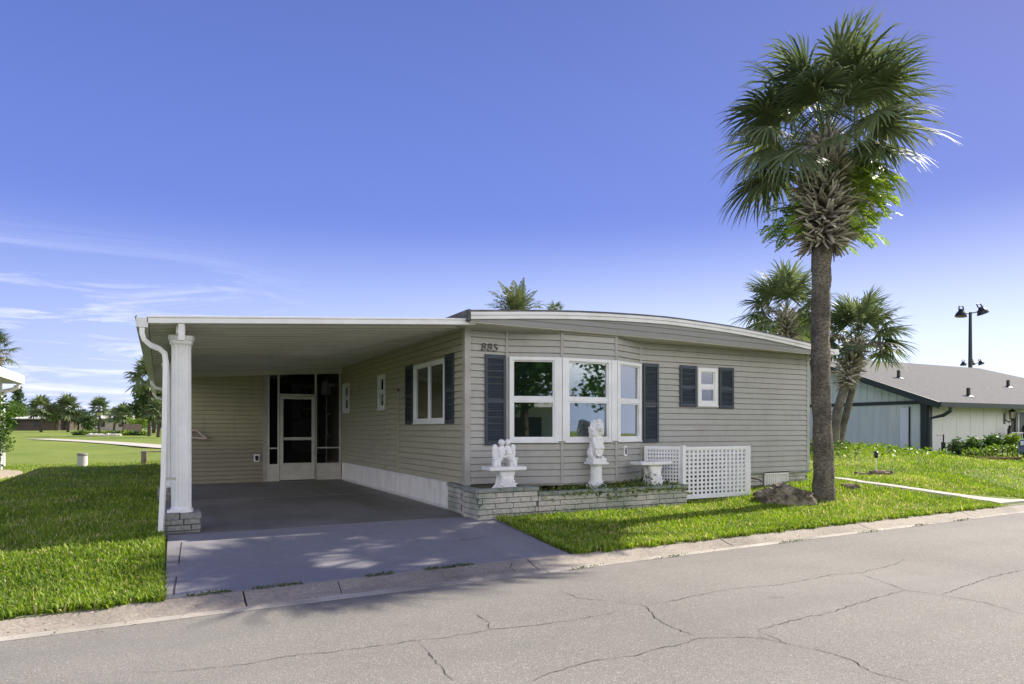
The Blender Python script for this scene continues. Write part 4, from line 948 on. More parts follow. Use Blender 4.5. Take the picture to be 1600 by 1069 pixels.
an = thing('angel_statue', (4.50, 8.85, .945), 'white statue of two small angels leaning together, standing on the left bench', 'statue')
m = MB(); ax, ay, az = 4.50, 8.84, .945
def E_(x, y, z, rx, ry, rz, rot=(0, 0, 0)): m.ell((ax+x, ay+y, az+z), (rx, ry, rz), rot)
for s in (-1, 1):
    m.obox((ax+s*.135, ay, az+.055), (.052, 0, 0), (0, .045, 0), (0, 0, .055)); m.obox((ax+s*.14, ay, az+.118), (.064, 0, 0), (0, .055, 0), (0, 0, .012))
    E_(s*.075, 0, .13, .055, .045, .028, (0, s*24, 0))            # arched seat
    E_(s*.055, .0, .215, .060, .048, .085, (0, s*8, 0)); E_(s*.028, .0, .24, .034, .035, .07); E_(s*.085, .0, .13, .05, .045, .05)          # torso
    E_(s*.06, -.01, .155, .055, .055, .04)                       # hips
    E_(s*.045, -.008, .350, .042, .042, .046)                    # head
    E_(s*.052, .012, .356, .046, .042, .046)                     # hair
    E_(s*.030, -.044, .346, .008, .010, .010)                    # nose
    E_(s*.05, 0, .30, .02, .02, .03)
    E_(s*.095, -.035, .225, .018, .02, .06, (0, s*18, 0))        # outer arm
    E_(s*.060, -.055, .19, .050, .018, .017, (0, s*15, 0))
    E_(s*.02, -.045, .24, .016, .018, .055, (0, -s*30, 0))       # inner arm
    E_(s*.085, -.05, .135, .022, .026, .06, (18, s*20, 0))       # thigh
    E_(s*.105, -.055, .085, .018, .02, .06, (0, -s*22, 0))       # shin
    E_(s*.125, -.06, .03, .022, .03, .014)
    E_(s*.145, .026, .215, .050, .020, .115, (0, -s*4, 0))       # wing
    E_(s*.152, .024, .275, .042, .022, .055, (0, -s*8, 0))
    E_(s*.125, .028, .17, .05, .02, .07, (0, s*8, 0))
    for k in range(4): E_(s*(.115+.014*k), .012, .175+.012*k, .007, .008, .07, (0, -s*(4+3*k), 0))
E_(0, .0, .135, .05, .04, .016)
sculpt(m, 'figures', mConc, an, voxel=.005, smooth=2)
pdx, pdy = 6.13, 8.84
pd = thing('pedestal', (pdx, pdy, .52), 'white fluted square-based pedestal standing in the planter under the lion', 'pedestal')
m = MB(); m.box(pdx-.155, pdy-.13, .50, pdx+.155, pdy+.13, .575); m.box(pdx-.125, pdy-.115, .575, pdx+.125, pdy+.115, .62)
m.build('plinth', mConc, pd, bevel=.01)
m = MB(); m.lathe([(.135, 0), (.13, .03), (.105, .05), (.098, .06)], (pdx, pdy, .62), 48); m.lathe([(.092, 0), (.088, .22)], (pdx, pdy, .68), 96, 16, .09); m.build('shaft', mConc, pd)
m = MB(); m.lathe([(.09, 0), (.10, .02), (.13, .04)], (pdx, pdy, .90), 40); m.box(pdx-.15, pdy-.13, .94, pdx+.15, pdy+.13, .975); m.box(pdx-.125, pdy-.11, .975, pdx+.125, pdy+.11, 1.0); m.build('capital', mConc, pd, bevel=.006)
li = thing('lion_statue', (pdx, pdy, 1.0), 'white seated lion statue holding a shield, on the fluted pedestal before the bay window', 'statue')
m = MB(); ax, ay, az = pdx, pdy, 1.0
m.box(ax-.11, ay-.10, az, ax+.11, ay+.11, az+.03)
E_(-.015, .035, .16, .075, .085, .15, (12, 0, 0))      # body
E_(.0, .0, .30, .08, .075, .12, (0, 0, 0))             # chest
for s in (-1, 1):
    E_(s*.075-.01, .03, .10, .035, .07, .075, (20, 0, 0)) # haunch
    E_(s*.080-.01, -.03, .045, .028, .055, .020)       # hind paw
    E_(s*.062, -.045, .22, .026, .028, .11, (-8, s*6, 0)) # fore leg
    E_(s*.055, -.085, .17, .03, .022, .022)
E_(.005, -.055, .175, .068, .022, .115); E_(.005, -.062, .205, .058, .024, .085)  # shield
for k in range(28):                                    # shield rim
    a = 2*PI*k/28; E_(.005+.070*math.cos(a), -.070, .18+.118*math.sin(a), .011, .012, .013)
E_(0, -.01, .43, .095, .085, .12)                      # mane
E_(0, .02, .37, .10, .08, .12)
rr = random.Random(2)
for k in range(95):                                    # locks of the mane
    a = rr.uniform(0, 2*PI); q = rr.uniform(-.15, .95); rad = .10*math.sqrt(max(.02, 1-abs(q-.3)**2))
    if math.cos(a-(-PI/2)) > .55 and .1 < q < .8: continue
    E_(rad*math.cos(a), rad*.85*math.sin(a), .36+.16*q, .015, .015, .034, (rr.uniform(-25, 25), rr.uniform(-25, 25), 0))
E_(0, -.085, .455, .052, .045, .055); E_(0, -.125, .435, .030, .035, .026); E_(0, -.150, .443, .012, .010, .009)   # head, muzzle, nose
E_(0, -.118, .405, .022, .026, .014)
for s in (-1, 1): E_(s*.024, -.120, .475, .011, .010, .008); E_(s*.062, -.04, .535, .018, .012, .02); E_(s*.024, -.118, .488, .018, .012, .007)
E_(0, -.06, .535, .05, .05, .03)
lm = sculpt(m, 'figure', mConc, li, voxel=.0055, smooth=1)
for o_ in (lm,):
    pass
# lattice screen
li.scale = (1.12, 1.1, 1.16)
ls = thing('lattice_screen', (8.3, 8.75, .3), 'white plastic lattice fence of two panels meeting at a post, hiding the meter corner', 'lattice fence')
def lattice(p0, p1, z0, z1, nx_, nz_, name, solid=0):
    p0, p1 = Vector((*p0, 0)), Vector((*p1, 0)); L = (p1-p0).length; d = (p1-p0)/L; n = Vector((d.y, -d.x, 0)); Z = Vector((0, 0, 1)); m = MB()
    def bar(u0, u1, za, zb, v0, v1):
        P = lambda u, v, z: p0+d*u+n*v+Z*z
        m.hexa([P(u0, v1, za), P(u1, v1, za), P(u1, v0, za), P(u0, v0, za), P(u0, v1, zb), P(u1, v1, zb), P(u1, v0, zb), P(u0, v0, zb)])
    f_ = .05; bar(0, f_, z0, z1, -.018, .018); bar(L-f_, L, z0, z1, -.018, .018); bar(f_, L-f_, z0, z0+.06, -.018, .018); bar(f_, L-f_, z1-f_, z1, -.018, .018)
    px_ = (L-2*f_)/nx_; pz_ = (z1-z0-.06-f_)/nz_; g = .5
    for k in range(nx_+1): bar(max(f_, f_+px_*(k-.23)), min(L-f_, f_+px_*(k+.23)), z0+.06, z1-f_, 0, .007)
    for k in range(nz_+1): bar(f_, L-f_, max(z0+.06, z0+.06+pz_*(k-.24)), min(z1-f_, z0+.06+pz_*(k+.24)), -.007, -.0005)
    o = m.build(name, mWhite, ls); return o
lattice((7.86, 8.78), (9.38, 8.78), .30, 1.19, 15, 11, 'lattice_panel'); lattice((7.42, 9.25), (7.86, 8.80), .42, 1.20, 11, 11, 'lattice_panel')
m = MB(); m.box(7.83, 8.74, .22, 7.90, 8.81, 1.215); m.build('post', mWhite, ls, bevel=.005); m = MB(); m.box(9.38, 8.75, .25, 9.43, 8.81, 1.20); m.build('post', mWhite, ls, bevel=.005)
lattice((9.41, 8.82), (9.41, 9.28), .42, 1.19, 5, 11, 'lattice_panel')
ub = thing('utility_box', (9.2, 9.1, .3), 'pale utility cabinet half hidden behind the lattice screen', 'utility box')
m = MB(); m.box(8.98, 8.95, .32, 9.34, 9.22, 1.10); m.build('cabinet', mWhiteD, ub, bevel=.02)

# ------------------------------------------------------------------ palms
WSEG = .017
def fan_leaf(Vs, Fs, Cs, hub, az, el, pl_, Rb, rr, nseg=30, droop=.5, dead=False, stiff=False):
    d0 = Vector((math.cos(az)*math.cos(el), math.sin(az)*math.cos(el), math.sin(el)))
    pts = []; p = Vector(hub); d = d0.copy(); nst = 5
    for k in range(nst+1):
        pts.append(p.copy()); d = (d+Vector((0, 0, -.10*droop*(1-abs(d.z)*.6)))).normalized(); p = p+d*(pl_/nst)
    # petiole: flat ribbon with a keel
    sd = d0.cross(Vector((0, 0, 1))); sd = sd.normalized() if sd.length > .05 else Vector((1, 0, 0))
    base = len(Vs)
    for k, q in enumerate(pts):
        w_ = .020*(1-.5*k/nst); Vs.append(q-sd*w_); Vs.append(q+sd*w_); Vs.append(q-Vector((0, 0, w_)))
    for k in range(nst):
        a = base+3*k; Fs.append((a, a+1, a+4, a+3)); Fs.append((a+1, a+2, a+5, a+4)); Fs.append((a+2, a, a+3, a+5))
    cv = .55+rr.uniform(-.1, .1); Cs += [cv]*(3*(nst+1))
    t = d; s = t.cross(Vector((0, 0, 1)))
    s = s.normalized() if s.length > .05 else sd
    s = (s+Vector((0, 0, rr.uniform(-.55, .55)))).normalized(); s = (s-t*s.dot(t)).normalized()
    nrm = s.cross(t).normalized(); tip = pts[-1]
    lc = rr.uniform(.05, .6)
    if dead: lc = .97
    for k in range(nseg):
        a = (k/(nseg-1)-.5)*2; ang = a*R(118)
        dd = (t*math.cos(ang)+s*math.sin(ang)).normalized(); dd = (dd-nrm*(.15+.25*abs(a))+nrm*rr.uniform(-.12, .12)).normalized()
        L = Rb*(1-.30*abs(a)**1.5)*rr.uniform(.86, 1.10)
        o = tip-t*Rb*.02+t*(.20*Rb*(1-abs(a)))
        sw_ = dd.cross(nrm).normalized(); w0 = Rb*WSEG; b0 = len(Vs)
        sag = droop*rr.uniform(.55, 1.25); p_ = o.copy(); dr_ = dd.copy(); ns = 4
        side = rr.uniform(-.06, .06)
        for q in range(ns+1):
            f = q/ns; wq = w0*(.75+.9*math.sin(min(1, f*2.2)*PI/2))*(1-f**2.2)+.0012
            Vs.append(p_-sw_*wq); Vs.append(p_+sw_*wq)
            g = sag*(f**1.6)*.85 if not stiff else sag*f*f*.15
            dr_ = (dr_+Vector((0, 0, -g))+sw_*side).normalized(); p_ = p_+dr_*(L/ns)
        for q in range(ns): a_ = b0+2*q; Fs.append((a_, a_+1, a_+3, a_+2))
        c0 = min(1, max(0, lc+rr.uniform(-.12, .18)))
        for q in range(ns+1): e = c0 if (q < ns or rr.random() > .35) else .93; Cs += [e, e]
def crown(parent, hub, n, pl_, Rb, seed, els=(-25, 88), droop=.6, nseg=30, name='crown', stiff=False, wseg=.017):
    global WSEG
    WSEG = wseg
    rr = random.Random(seed); Vs, Fs, Cs = [], [], []
    for k in range(n):
        f = (k+.5)/n; az = k*2.39996+rr.uniform(-.25, .25); el = R(els[0]+(els[1]-els[0])*f**.72+rr.uniform(-8, 8))
        h = Vector(hub)+Vector((0, 0, (f-.4)*.30*pl_))
        fan_leaf(Vs, Fs, Cs, h, az, el, pl_*rr.uniform(.8, 1.15), Rb*rr.uniform(.85, 1.12)*(1-.08*f), rr, nseg, droop*rr.uniform(.7, 1.3), dead=(rr.random() < .05 and f < .5), stiff=stiff)
    n4 = np.array([f for f in Fs]); return np_mesh(name, np.array([tuple(v) for v in Vs]), [n4], mFrond, parent, Cs)
def boots(parent, path, radf, n, prof, seed, name='boots', tw=.045):
    """path(f) centre, radf(f) trunk radius, prof(f) outer radius of the collar; old leaf bases in a spiral, many of them split"""
    rr = random.Random(seed); Vs, Fs, Cs = [], [], []
    for k in range(n):
        f = k/n; c = path(f); az = k*2.39996+rr.uniform(-.25, .25); el = R(-22+62*f+rr.uniform(-26, 26)); r = radf(f)
        for sp in ((0,) if rr.random() < .45 else (-1, 1)):
            a2 = az+sp*.16; d = Vector((math.cos(a2)*math.cos(el), math.sin(a2)*math.cos(el), math.sin(el))); s = Vector((-math.sin(a2), math.cos(a2), 0)); u = d.cross(s).normalized()*-1
            s = (s+Vector((0, 0, rr.uniform(-.5, .5)))).normalized()
            L = max(.06, prof(f)*rr.uniform(.72, 1.12)-r*.7); o = c+Vector((math.cos(az), math.sin(az), 0))*r*.7
            b0 = len(Vs); ns = 3; p = o; dd = d.copy(); wv = rr.uniform(.8, 1.25); bend = rr.uniform(-.12, .22)
            for q in range(ns+1):
                g = q/ns; w_ = tw*wv*(1.1-.55*g)*(1 if sp == 0 else .7); th = .016*(1.3-g)
                Vs += [p-s*w_-u*th, p+s*w_-u*th, p+s*w_*.8+u*th, p-s*w_*.8+u*th]; dd = (dd+Vector((0, 0, bend))+s*sp*.08).normalized(); p = p+dd*L/ns
            for q in range(ns):
                a = b0+4*q
                for (i_, j_) in ((0, 1), (1, 2), (2, 3), (3, 0)): Fs.append((a+i_, a+j_, a+4+j_, a+4+i_))
            Fs.append((b0+4*ns, b0+4*ns+1, b0+4*ns+2, b0+4*ns+3)); v = rr.uniform(.1, 1); Cs += [v*.35]*4+[v*.7]*4+[v]*8
    return np_mesh(name, np.array([tuple(v) for v in Vs]), [np.array(Fs)], mBoot, parent, Cs)
def trunk(parent, pts, rads, seed=0, n=28, name='trunk', amp=.02, m=mTrunk):
    pts = [Vector(p) for p in pts]; P = []; Rr = []
    for k in range(len(pts)-1):
        N = max(3, int((pts[k+1]-pts[k]).length/.06))
        for q in range(N): P.append(pts[k].lerp(pts[k+1], q/N)); Rr.append(rads[k]+(rads[k+1]-rads[k])*q/N)
    P.append(pts[-1]); Rr.append(rads[-1]); mm = MB(); vs = []
    for k, (p, r) in enumerate(zip(P, Rr)):
        for j in range(n):
            a = 2*PI*j/n; e = noise.noise(Vector((math.cos(a)*2.2, math.sin(a)*2.2, p.z*3.5+seed)))+.6*noise.noise(Vector((math.cos(a)*6, math.sin(a)*6, p.z*14+seed)))
            vs.append(p+Vector((math.cos(a), math.sin(a), 0))*(r+amp*e))
    fs = [(k*n+j, k*n+(j+1) % n, (k+1)*n+(j+1) % n, (k+1)*n+j) for k in range(len(P)-1) for j in range(n)]; fs.append(tuple((len(P)-1)*n+j for j in range(n)))
    mm.add(vs, fs); return mm.build(name, m, parent, smooth=True)
def pinnate(Vs, Fs, Cs, o, az, el, L, rr, n=16, wl=.10, droop=.8, cv=.5, wf=.38):
    d = Vector((math.cos(az)*math.cos(el), math.sin(az)*math.cos(el), math.sin(el))); p = Vector(o)
    for k in range(n):
        f = k/n; s = d.cross(Vector((0, 0, 1))).normalized() if abs(d.z) < .98 else Vector((1, 0, 0)); q = p+d*(L/n)
        b = len(Vs); Vs += [p-s*.006*L, p+s*.006*L, q+s*.005*L, q-s*.005*L]; Fs.append((b, b+1, b+2, b+3)); Cs += [.8]*4
        lw = wl*math.sin(PI*(.12+.86*f))
        for sg in (-1, 1):
            e = (s*sg*.85+d*.55+Vector((0, 0, rr.uniform(-.3, .15)))).normalized()*lw*rr.uniform(.8, 1.2); wd = d*(L/n*wf); b = len(Vs)
            Vs += [p, p+e*.5+wd, p+e, p+e*.5-wd*.4]; Fs.append((b, b+1, b+2, b+3)); c = min(1, max(0, cv+rr.uniform(-.25, .25))); Cs += [c]*4
        p = q; d = (d+Vector((0, 0, -droop/n))).normalized()
PB = Vector((10.52, 8.08, 0)); pz = zt(PB.x, PB.y)
rt = Vector((VY, -VX, 0))      # camera right, for leaning as the photo shows
palm = thing('cabbage_palm', (PB.x, PB.y, pz), 'tall cabbage palm with a fern-grown collar of old leaf bases, in the front lawn', 'palm tree')
mpp = 12.1/1051
pc = lambda px, py: PB+rt*((px-1288)*mpp)+Vector((0, 0, 1.5+(670-py)*mpp))
trunk(palm, [PB+Vector((0, 0, pz-.15)), pc(1288, 740), pc(1286, 680), pc(1283, 600), pc(1282.5, 520), pc(1284, 440), pc(1287, 375), pc(1288, 300)], [.195, .172, .160, .153, .152, .152, .158, .15], amp=.024, n=44)
trunk(palm, [pc(1288, 375), pc(1288, 300), pc(1290, 225)], [.2, .24, .14], name='trunk_top', m=mBark, amp=.03)
boots(palm, lambda f: pc(1288+2*f, 382-158*f), lambda f: .20-.05*f+.07*math.sin(PI*f), 760, lambda f: float(np.interp(f, [0, .06, .3, .6, .8, 1], [.44, .62, .68, .60, .48, .34])), 3, tw=.036)
crown(palm, pc(1290, 225), 60, 1.0, .98, 15, els=(-10, 70), droop=.95, nseg=44, wseg=.0155)
Vs, Fs, Cs = [], [], []; rr = random.Random(4)
for k in range(150):      # ferns rooted among the leaf bases
    right = k % 4 != 0; f = rr.uniform(.05, .75); c = pc(1288, 385-150*f); a0_ = (-R(27.6) if right else R(180-27.6))+rr.uniform(-1.1, .9)*(1.0 if right else .5)
    if not right: f = rr.uniform(.1, .42); c = pc(1288, 385-150*f)
    o = c+Vector((math.cos(a0_), math.sin(a0_), 0))*rr.uniform(.30, .82); pinnate(Vs, Fs, Cs, o, a0_+rr.uniform(-.8, .8), rr.uniform(-.3, .9), rr.uniform(.28, .62), rr, 13, .14, 1.5, .7 if right else .35, wf=1.0)
np_mesh('fern', np.array([tuple(v) for v in Vs]), [np.array(Fs)], mFern, palm, Cs)
dl = MB(); 
for k in range(9):
    a = rr.uniform(0, 6.28); o = pc(1288, 383)+Vector((math.cos(a)*.17, math.sin(a)*.17, 0)); dl.tube([o, o+Vector((math.cos(a)*.03, math.sin(a)*.03, -.08)), o+Vector((math.cos(a)*.05, math.sin(a)*.05, -rr.uniform(.15, .5)))], [.03, .02, .008], 5)
dl.build('hanging_bark', mBark, palm)

def palm_at(px_c, py_c, t, px_b, py_b, label, seed, n=26, pl_=.8, Rb=.7, tr=.16, boot=True, group=None, zbase=None, name='cabbage_palm', extra_trunk=None, bootlen=.4, nseg=24, droop=.5, mid=None, boot_drop=1.2):
    hubp = at(px_c, py_c, t); bp = at(px_b, py_b, t)
    if zbase is None: bp.z = zt(bp.x, bp.y)
    t_ = thing(name, tuple(bp), label, 'palm tree', group)
    path = [bp-Vector((0, 0, .2))]+([at(mid[0], mid[1], t)] if mid else [])+[hubp]
    trunk(t_, path, [tr*1.15]+([tr] if mid else [])+[tr*.9], n=14, amp=.02)
    if extra_trunk:
        q = at(extra_trunk[0], extra_trunk[1], t+.5); q.z = zt(q.x, q.y)-.2; trunk(t_, [q, at(px_c+2, py_c+30, t+.3), hubp], [tr*.85, tr*.75, tr*.7], n=14, name='second_trunk')
    if boot: boots(t_, lambda f: path[-2].lerp(hubp, 1-min(.9, boot_drop/(hubp-path[-2]).length)*(1-f)), lambda f: tr, 240, lambda f: tr+bootlen*(.5+.7*math.sin(PI*min(1, .15+.75*f))), seed, tw=.05)
    crown(t_, hubp, n, pl_, Rb, seed, els=(-22, 76), droop=droop, nseg=nseg, wseg=.024)
    return t_
palm_at(1341, 532, 24, 1300, 690, 'shorter cabbage palm with twin leaning trunks before the green gabled wall', 21, n=46, pl_=.95, Rb=.95, tr=.15, extra_trunk=(1306, 690), mid=(1309, 640), bootlen=.36, boot_drop=1.7)
palm_at(1228, 490, 30, 1236, 690, 'cabbage palm rising behind the right end of the arched roof', 22, n=48, pl_=1.15, Rb=1.1, tr=.2, bootlen=.4, boot_drop=1.5)
palm_at(-12, 552, 38, -12, 700, 'cabbage palm cut by the left edge of the picture', 23, n=26, pl_=.8, Rb=.75)
# feather palm behind the house
fp = thing('date_palm', tuple(Vector((at(808, 600, 36).x, at(808, 600, 36).y, .4))), 'feather-leaved date palm whose fronds rise over the arched roof', 'palm tree')
hubp = at(806, 496, 36); trunk(fp, [Vector((hubp.x, hubp.y, .2)), hubp], [.35, .3], n=12)
Vs, Fs, Cs = [], [], []; rr = random.Random(8)
for k in range(46):
    pinnate(Vs, Fs, Cs, hubp, k*2.4+rr.uniform(-.2, .2), R(5+80*(k/46)**.8), rr.uniform(1.7, 2.3), rr, 34, .42, 1.2, .5, wf=.9)
np_mesh('crown', np.array([tuple(v) for v in Vs]), [np.array(Fs)], mPhoe, fp, Cs)
for k, (pxx, pyy, tt) in enumerate([(868, 492, 60)]):
    palm_at(pxx, pyy, tt, pxx, 690, 'small palm top just peeping over the roof right of the date palm', 24, n=18, boot=False, pl_=.7, Rb=.6)

# ------------------------------------------------------------------ broad trees
def tree(px, pyt, pyb, t, wpx, label, m=mLeafD, seed=0, name='leafy_tree', n=2600, cat='tree', group=None, size=None, nb=9, low=.25, gz=None):
    rng = np.random.default_rng(seed); b = at(px, pyb, t); g = zt(b.x, b.y) if gz is None else gz; top = at(px, pyt, t).z; H = top-g; W = wpx/F*t/2
    t_ = thing(name, (b.x, b.y, g), label, cat, group); blobs = []
    for k in range(nb):
        a = rng.uniform(0, 6.28); r = rng.uniform(0, .75)*W; z = g+H*(low+(1-low)*rng.uniform(.15, .85)); s = rng.uniform(.28, .5)
        blobs.append((b.x+r*math.cos(a), b.y+r*math.sin(a), z, W*s*1.5, W*s*1.5, min(H*.30, W*s*1.2)))
    blobs.append((b.x, b.y, g+H*.84, W*.4, W*.4, H*.15)); 
    P, v = blob_points(blobs, n, rng, .3); V_, F_, C_ = leaf_quads(P, size or max(.2, H*.075), rng, .7, varr=v); np_mesh('crown', V_, [F_], m, t_, C_)
    s = MB(); rad = max(.06, H*.03); s.tube([(b.x, b.y, g-.2), (b.x+.02*H, b.y, g+H*.35), (b.x, b.y, g+H*.7)], [rad*1.3, rad, rad*.4], 8)
    for q in blobs[:6]: s.tube([(b.x+.02*H, b.y, g+H*.3), ((b.x+q[0])/2, (b.y+q[1])/2, (g+H*.3+q[2])/2+.05*H), q[:3]], [rad*.7, rad*.5, rad*.2], 6)
    s.build('trunk', mBark, t_, smooth=True); return t_
TL = 'trees beyond the golf course'
tree(22, 628, 672, 120, 50, 'broad green tree at the far left, under the pointed pine', mLeafM, 1, group=TL)
tree(50, 640, 672, 125, 42, 'low green tree just left of the first far fan palm', mLeafM, 2, group=TL)
tree(87, 628, 673, 118, 34, 'dense dark tree between the first two far fan palms', mLeafD, 3, group=TL)
tree(122, 640, 673, 124, 36, 'dark green tree right of the second far fan palm', mLeafD, 4, group=TL)
tree(143, 648, 674, 104, 28, 'round dark bush-like tree left of the slender far palm', mLeafD, 5, group=TL, low=.05)
tree(178, 648, 672, 130, 30, 'small grey-green tree between the slender palm and bright shrub', mLeafM, 6, group=TL)
tree(214, 650, 676, 98, 32, 'bright yellow-green shrub tree left of the tall fan palm', mLeafB, 7, group=TL, low=.05)
tree(240, 600, 678, 92, 62, 'large dark spreading tree behind the tall fan palm by the carport', mLeafD, 8, n=5000, nb=16, group=TL)
tree(268, 622, 678, 85, 50, 'dark tree half hidden behind the carport downspouts', mLeafD, 9, n=3000, group=TL)
tree(199, 640, 672, 128, 30, 'small dark tree behind the bright shrub tree', mLeafD, 10, group=TL)
tree(4, 640, 672, 118, 40, 'green tree touching the left picture edge beyond the lawn', mLeafM, 12, group=TL)
tree(1252, 488, 690, 45, 40, 'yellow-green tree peeping out between roof end and big palm trunk', mLeafB, 11, n=1800)
P = []
rngw = np.random.default_rng(44)
for px_ in np.linspace(-60, 262, 46):
    c = at(px_, 668, 150+12*math.sin(px_*.07)); c.z = zt(c.x, c.y); hh = 2.4+1.8*abs(math.sin(px_*.11))+rngw.uniform(0, 1.2)
    q, _v = blob_points([(c.x, c.y, c.z+hh*.5, 1.6, 1.6, hh*.5), (c.x+1, c.y, c.z+hh*.35, 1.3, 1.3, hh*.4)], 330, rngw, .3); P.append(q)
V_, F_, C_ = leaf_quads(np.concatenate(P), .42, rngw, .7); tag(np_mesh('distant_woodland', V_, [F_], mLeafD, cols=C_), 'continuous dark belt of distant trees along the left horizon', 'woodland', kind='stuff')
def far_palm(px, pyt, pyb, t, label, seed, Rb=None):
    hb_ = at(px, pyt, t); b = at(px, pyb, t); g = zt(b.x, b.y); t_ = thing('fan_palm', (b.x, b.y, g), label, 'palm tree', 'far fan palms on the golf course')
    H = hb_.z-g; hub = Vector((b.x, b.y, hb_.z-H*.12)); s = MB(); s.tube([(b.x, b.y, g-.2), (b.x+.1, b.y, g+H*.5), tuple(hub)], [.20, .16, .15], 8); s.build('trunk', mBark, t_)
    r = Rb or 1.0; crown(t_, hub, 34, r*.7, r*.9, seed, els=(-40, 86), droop=.6, nseg=14, wseg=.06); return t_
far_palm(64, 634, 676, 98, 'first far fan palm from the left, by the long white roof', 31, 1.35)
far_palm(106, 635, 674, 100, 'second far fan palm, thick crowned, left of the round bush', 32, 1.5)
far_palm(155, 634, 672, 102, 'slender far fan palm standing alone above the scrub', 33, 1.25)
far_palm(178, 648, 672, 118, 'small far palm behind the scrub, left of the low pale house', 34, 1.1)
far_palm(193, 644, 674, 112, 'leaning far palm by the dark fence', 35, 1.3)
far_palm(233, 580, 676, 72, 'tall fan palm right of the lawn, next to the carport edge', 36, 1.6)
far_palm(247, 640, 680, 66, 'dark thin palm trunk just left of the carport downspout', 37, 1.0)
# pointed pine
b = at(28, 672, 128); g = zt(b.x, b.y); H = at(28, 601, 128).z-g; pn = thing('norfolk_pine', (b.x, b.y, g), 'tall pointed dark pine at the far left horizon', 'pine tree')
s = MB(); s.tube([(b.x, b.y, g), (b.x, b.y, g+H)], [.3, .05], 6); s.build('trunk', mBark, pn)
rng = np.random.default_rng(3); P = []
for k in range(17):
    z = g+H*(.25+.74*k/17); r = H*.20*(1-(k/17)**1.3)+.15
    for a in np.linspace(0, 6.28, 9)[:-1]+k:
        for q in np.linspace(.1, 1, 10): P.append((b.x+r*q*math.cos(a), b.y+r*q*math.sin(a), z+.12*r*q+rng.uniform(-.08, .08)))
V_, F_, C_ = leaf_quads(np.array(P), .55, rng, .5); np_mesh('crown', V_, [F_], mLeafD, pn, C_)

# ------------------------------------------------------------------ scrub, far houses
for k, (px, py, w_) in enumerate([(120, 680, 9), (128, 677, 10), (138, 676, 9), (148, 677, 9), (157, 678, 9), (167, 677, 9), (176, 676, 10), (186, 674, 12), (196, 675, 11), (206, 676, 10), (216, 676, 9), (226, 675, 9)]):
    t = 76; c = at(px, py, t); W = w_/F*t*.6; c.z = zt(c.x, c.y)+W*.35
    bush('scrub_bush', [(c.x, c.y, c.z, W, W, W*.75), (c.x+W*.5, c.y, c.z-.1, W*.7, W*.7, W*.5)], 260, .30, (mLeafM, mLeafD, mLeafB)[k % 3], 'low scrub bush number %d from the left on the rocky bank of the golf course' % (k+1) if False else ['leftmost low scrub bush of the bank, dark', 'second scrub bush of the bank, by the pale rocks', 'third low scrub bush along the bank', 'fourth scrub bush, below the round dark tree', 'fifth scrub bush, at the foot of the slender palm', 'sixth scrub bush, right of the slender palm foot', 'seventh scrub bush, before the small far palm', 'eighth and largest scrub bush, before the dark fence', 'ninth scrub bush, before the leaning palm', 'tenth scrub bush, below the bright shrub tree', 'eleventh scrub bush along the bank', 'rightmost scrub bush, at the foot of the tall fan palm'][k], 'bush', 'scrub bushes on the bank', seed=50+k)
def far_house(px0, px1, t, h, label, roofm, wallm, dpt=8):
    a = at(px0, 660, t); b = at(px1, 660, t+2); a.z = b.z = 0; g = min(zt(a.x, a.y), zt(b.x, b.y)); c = (a+b)/2; L = (b-a).length; d = (b-a).normalized(); n = Vector((-d.y, d.x, 0))
    t_ = thing('far_house', (c.x, c.y, g), label, 'house', 'low houses beyond the golf course'); m = MB(); m.obox(c+n*dpt/2+Vector((0, 0, g+h*.38)), d*L*.48, n*dpt*.45, (0, 0, h*.42)); m.build('wall', wallm, t_)
    m = MB(); q = c+n*dpt/2; z0, z1 = g+h*.8, g+h*1.12; e = L/2
    P = [q-d*e-n*dpt*.6, q+d*e-n*dpt*.6, q+d*e+n*dpt*.6, q-d*e+n*dpt*.6]; Rg = [q-d*e*.96, q+d*e*.96]
    vs = [p+Vector((0, 0, z0)) for p in P]+[p+Vector((0, 0, z0+.16)) for p in P]+[p+Vector((0, 0, z1)) for p in Rg]
    m.add(vs, [(0, 3, 2, 1), (0, 1, 5, 4), (1, 2, 6, 5), (2, 3, 7, 6), (3, 0, 4, 7), (4, 5, 9, 8), (6, 7, 8, 9), (5, 6, 9), (7, 4, 8)]); m.build('roof', roofm, t_)
    k = 0; u = -e*.8
    while u < e*.8:
        m = MB(); m.obox(q-n*(dpt*.45+.02)+d*u+Vector((0, 0, g+h*.45)), d*.6, n*.03, (0, 0, .5)); m.build('window', mBlack, t_); u += 3.4
mRoofW = mat('white_roof', (.62, .60, .58), .6, .3); mDkW = mat('brown_wall', (.10, .08, .07), .8, .2)
far_house(14, 92, 118, 2.5, 'long dark-walled house with a white roof behind the first far palms', mRoofW, mDkW)
far_house(103, 132, 128, 2.2, 'short pale house between the second far palm and round bush', mRoofW, mTan)
far_house(152, 204, 122, 2.6, 'low tan house with pale roof right of the slender palm', mRoofW, mTan)
fe = MB(); a, b = at(193, 664, 95), at(222, 664, 97); g = zt(a.x, a.y); fe.hexa([(a.x, a.y, g), (b.x, b.y, g), (b.x, b.y+.1, g), (a.x, a.y+.1, g), (a.x, a.y, g+1.25), (b.x, b.y, g+1.25), (b.x, b.y+.1, g+1.25), (a.x, a.y+.1, g+1.25)])
tag(fe.build('far_fence', mDkW), 'dark board fence below the bright shrub tree across the golf course', 'fence')
rk = MB()
rr = random.Random(9)
for k in range(16):
    p = at(140+k*3.0+rr.uniform(-1, 1), 680, 74); rk.ell((p.x, p.y, zt(p.x, p.y)+.05), (.5*rr.uniform(.5, 1), .4, .22*rr.uniform(.5, 1.2)), (0, 0, rr.uniform(0, 90)), 7, 5)
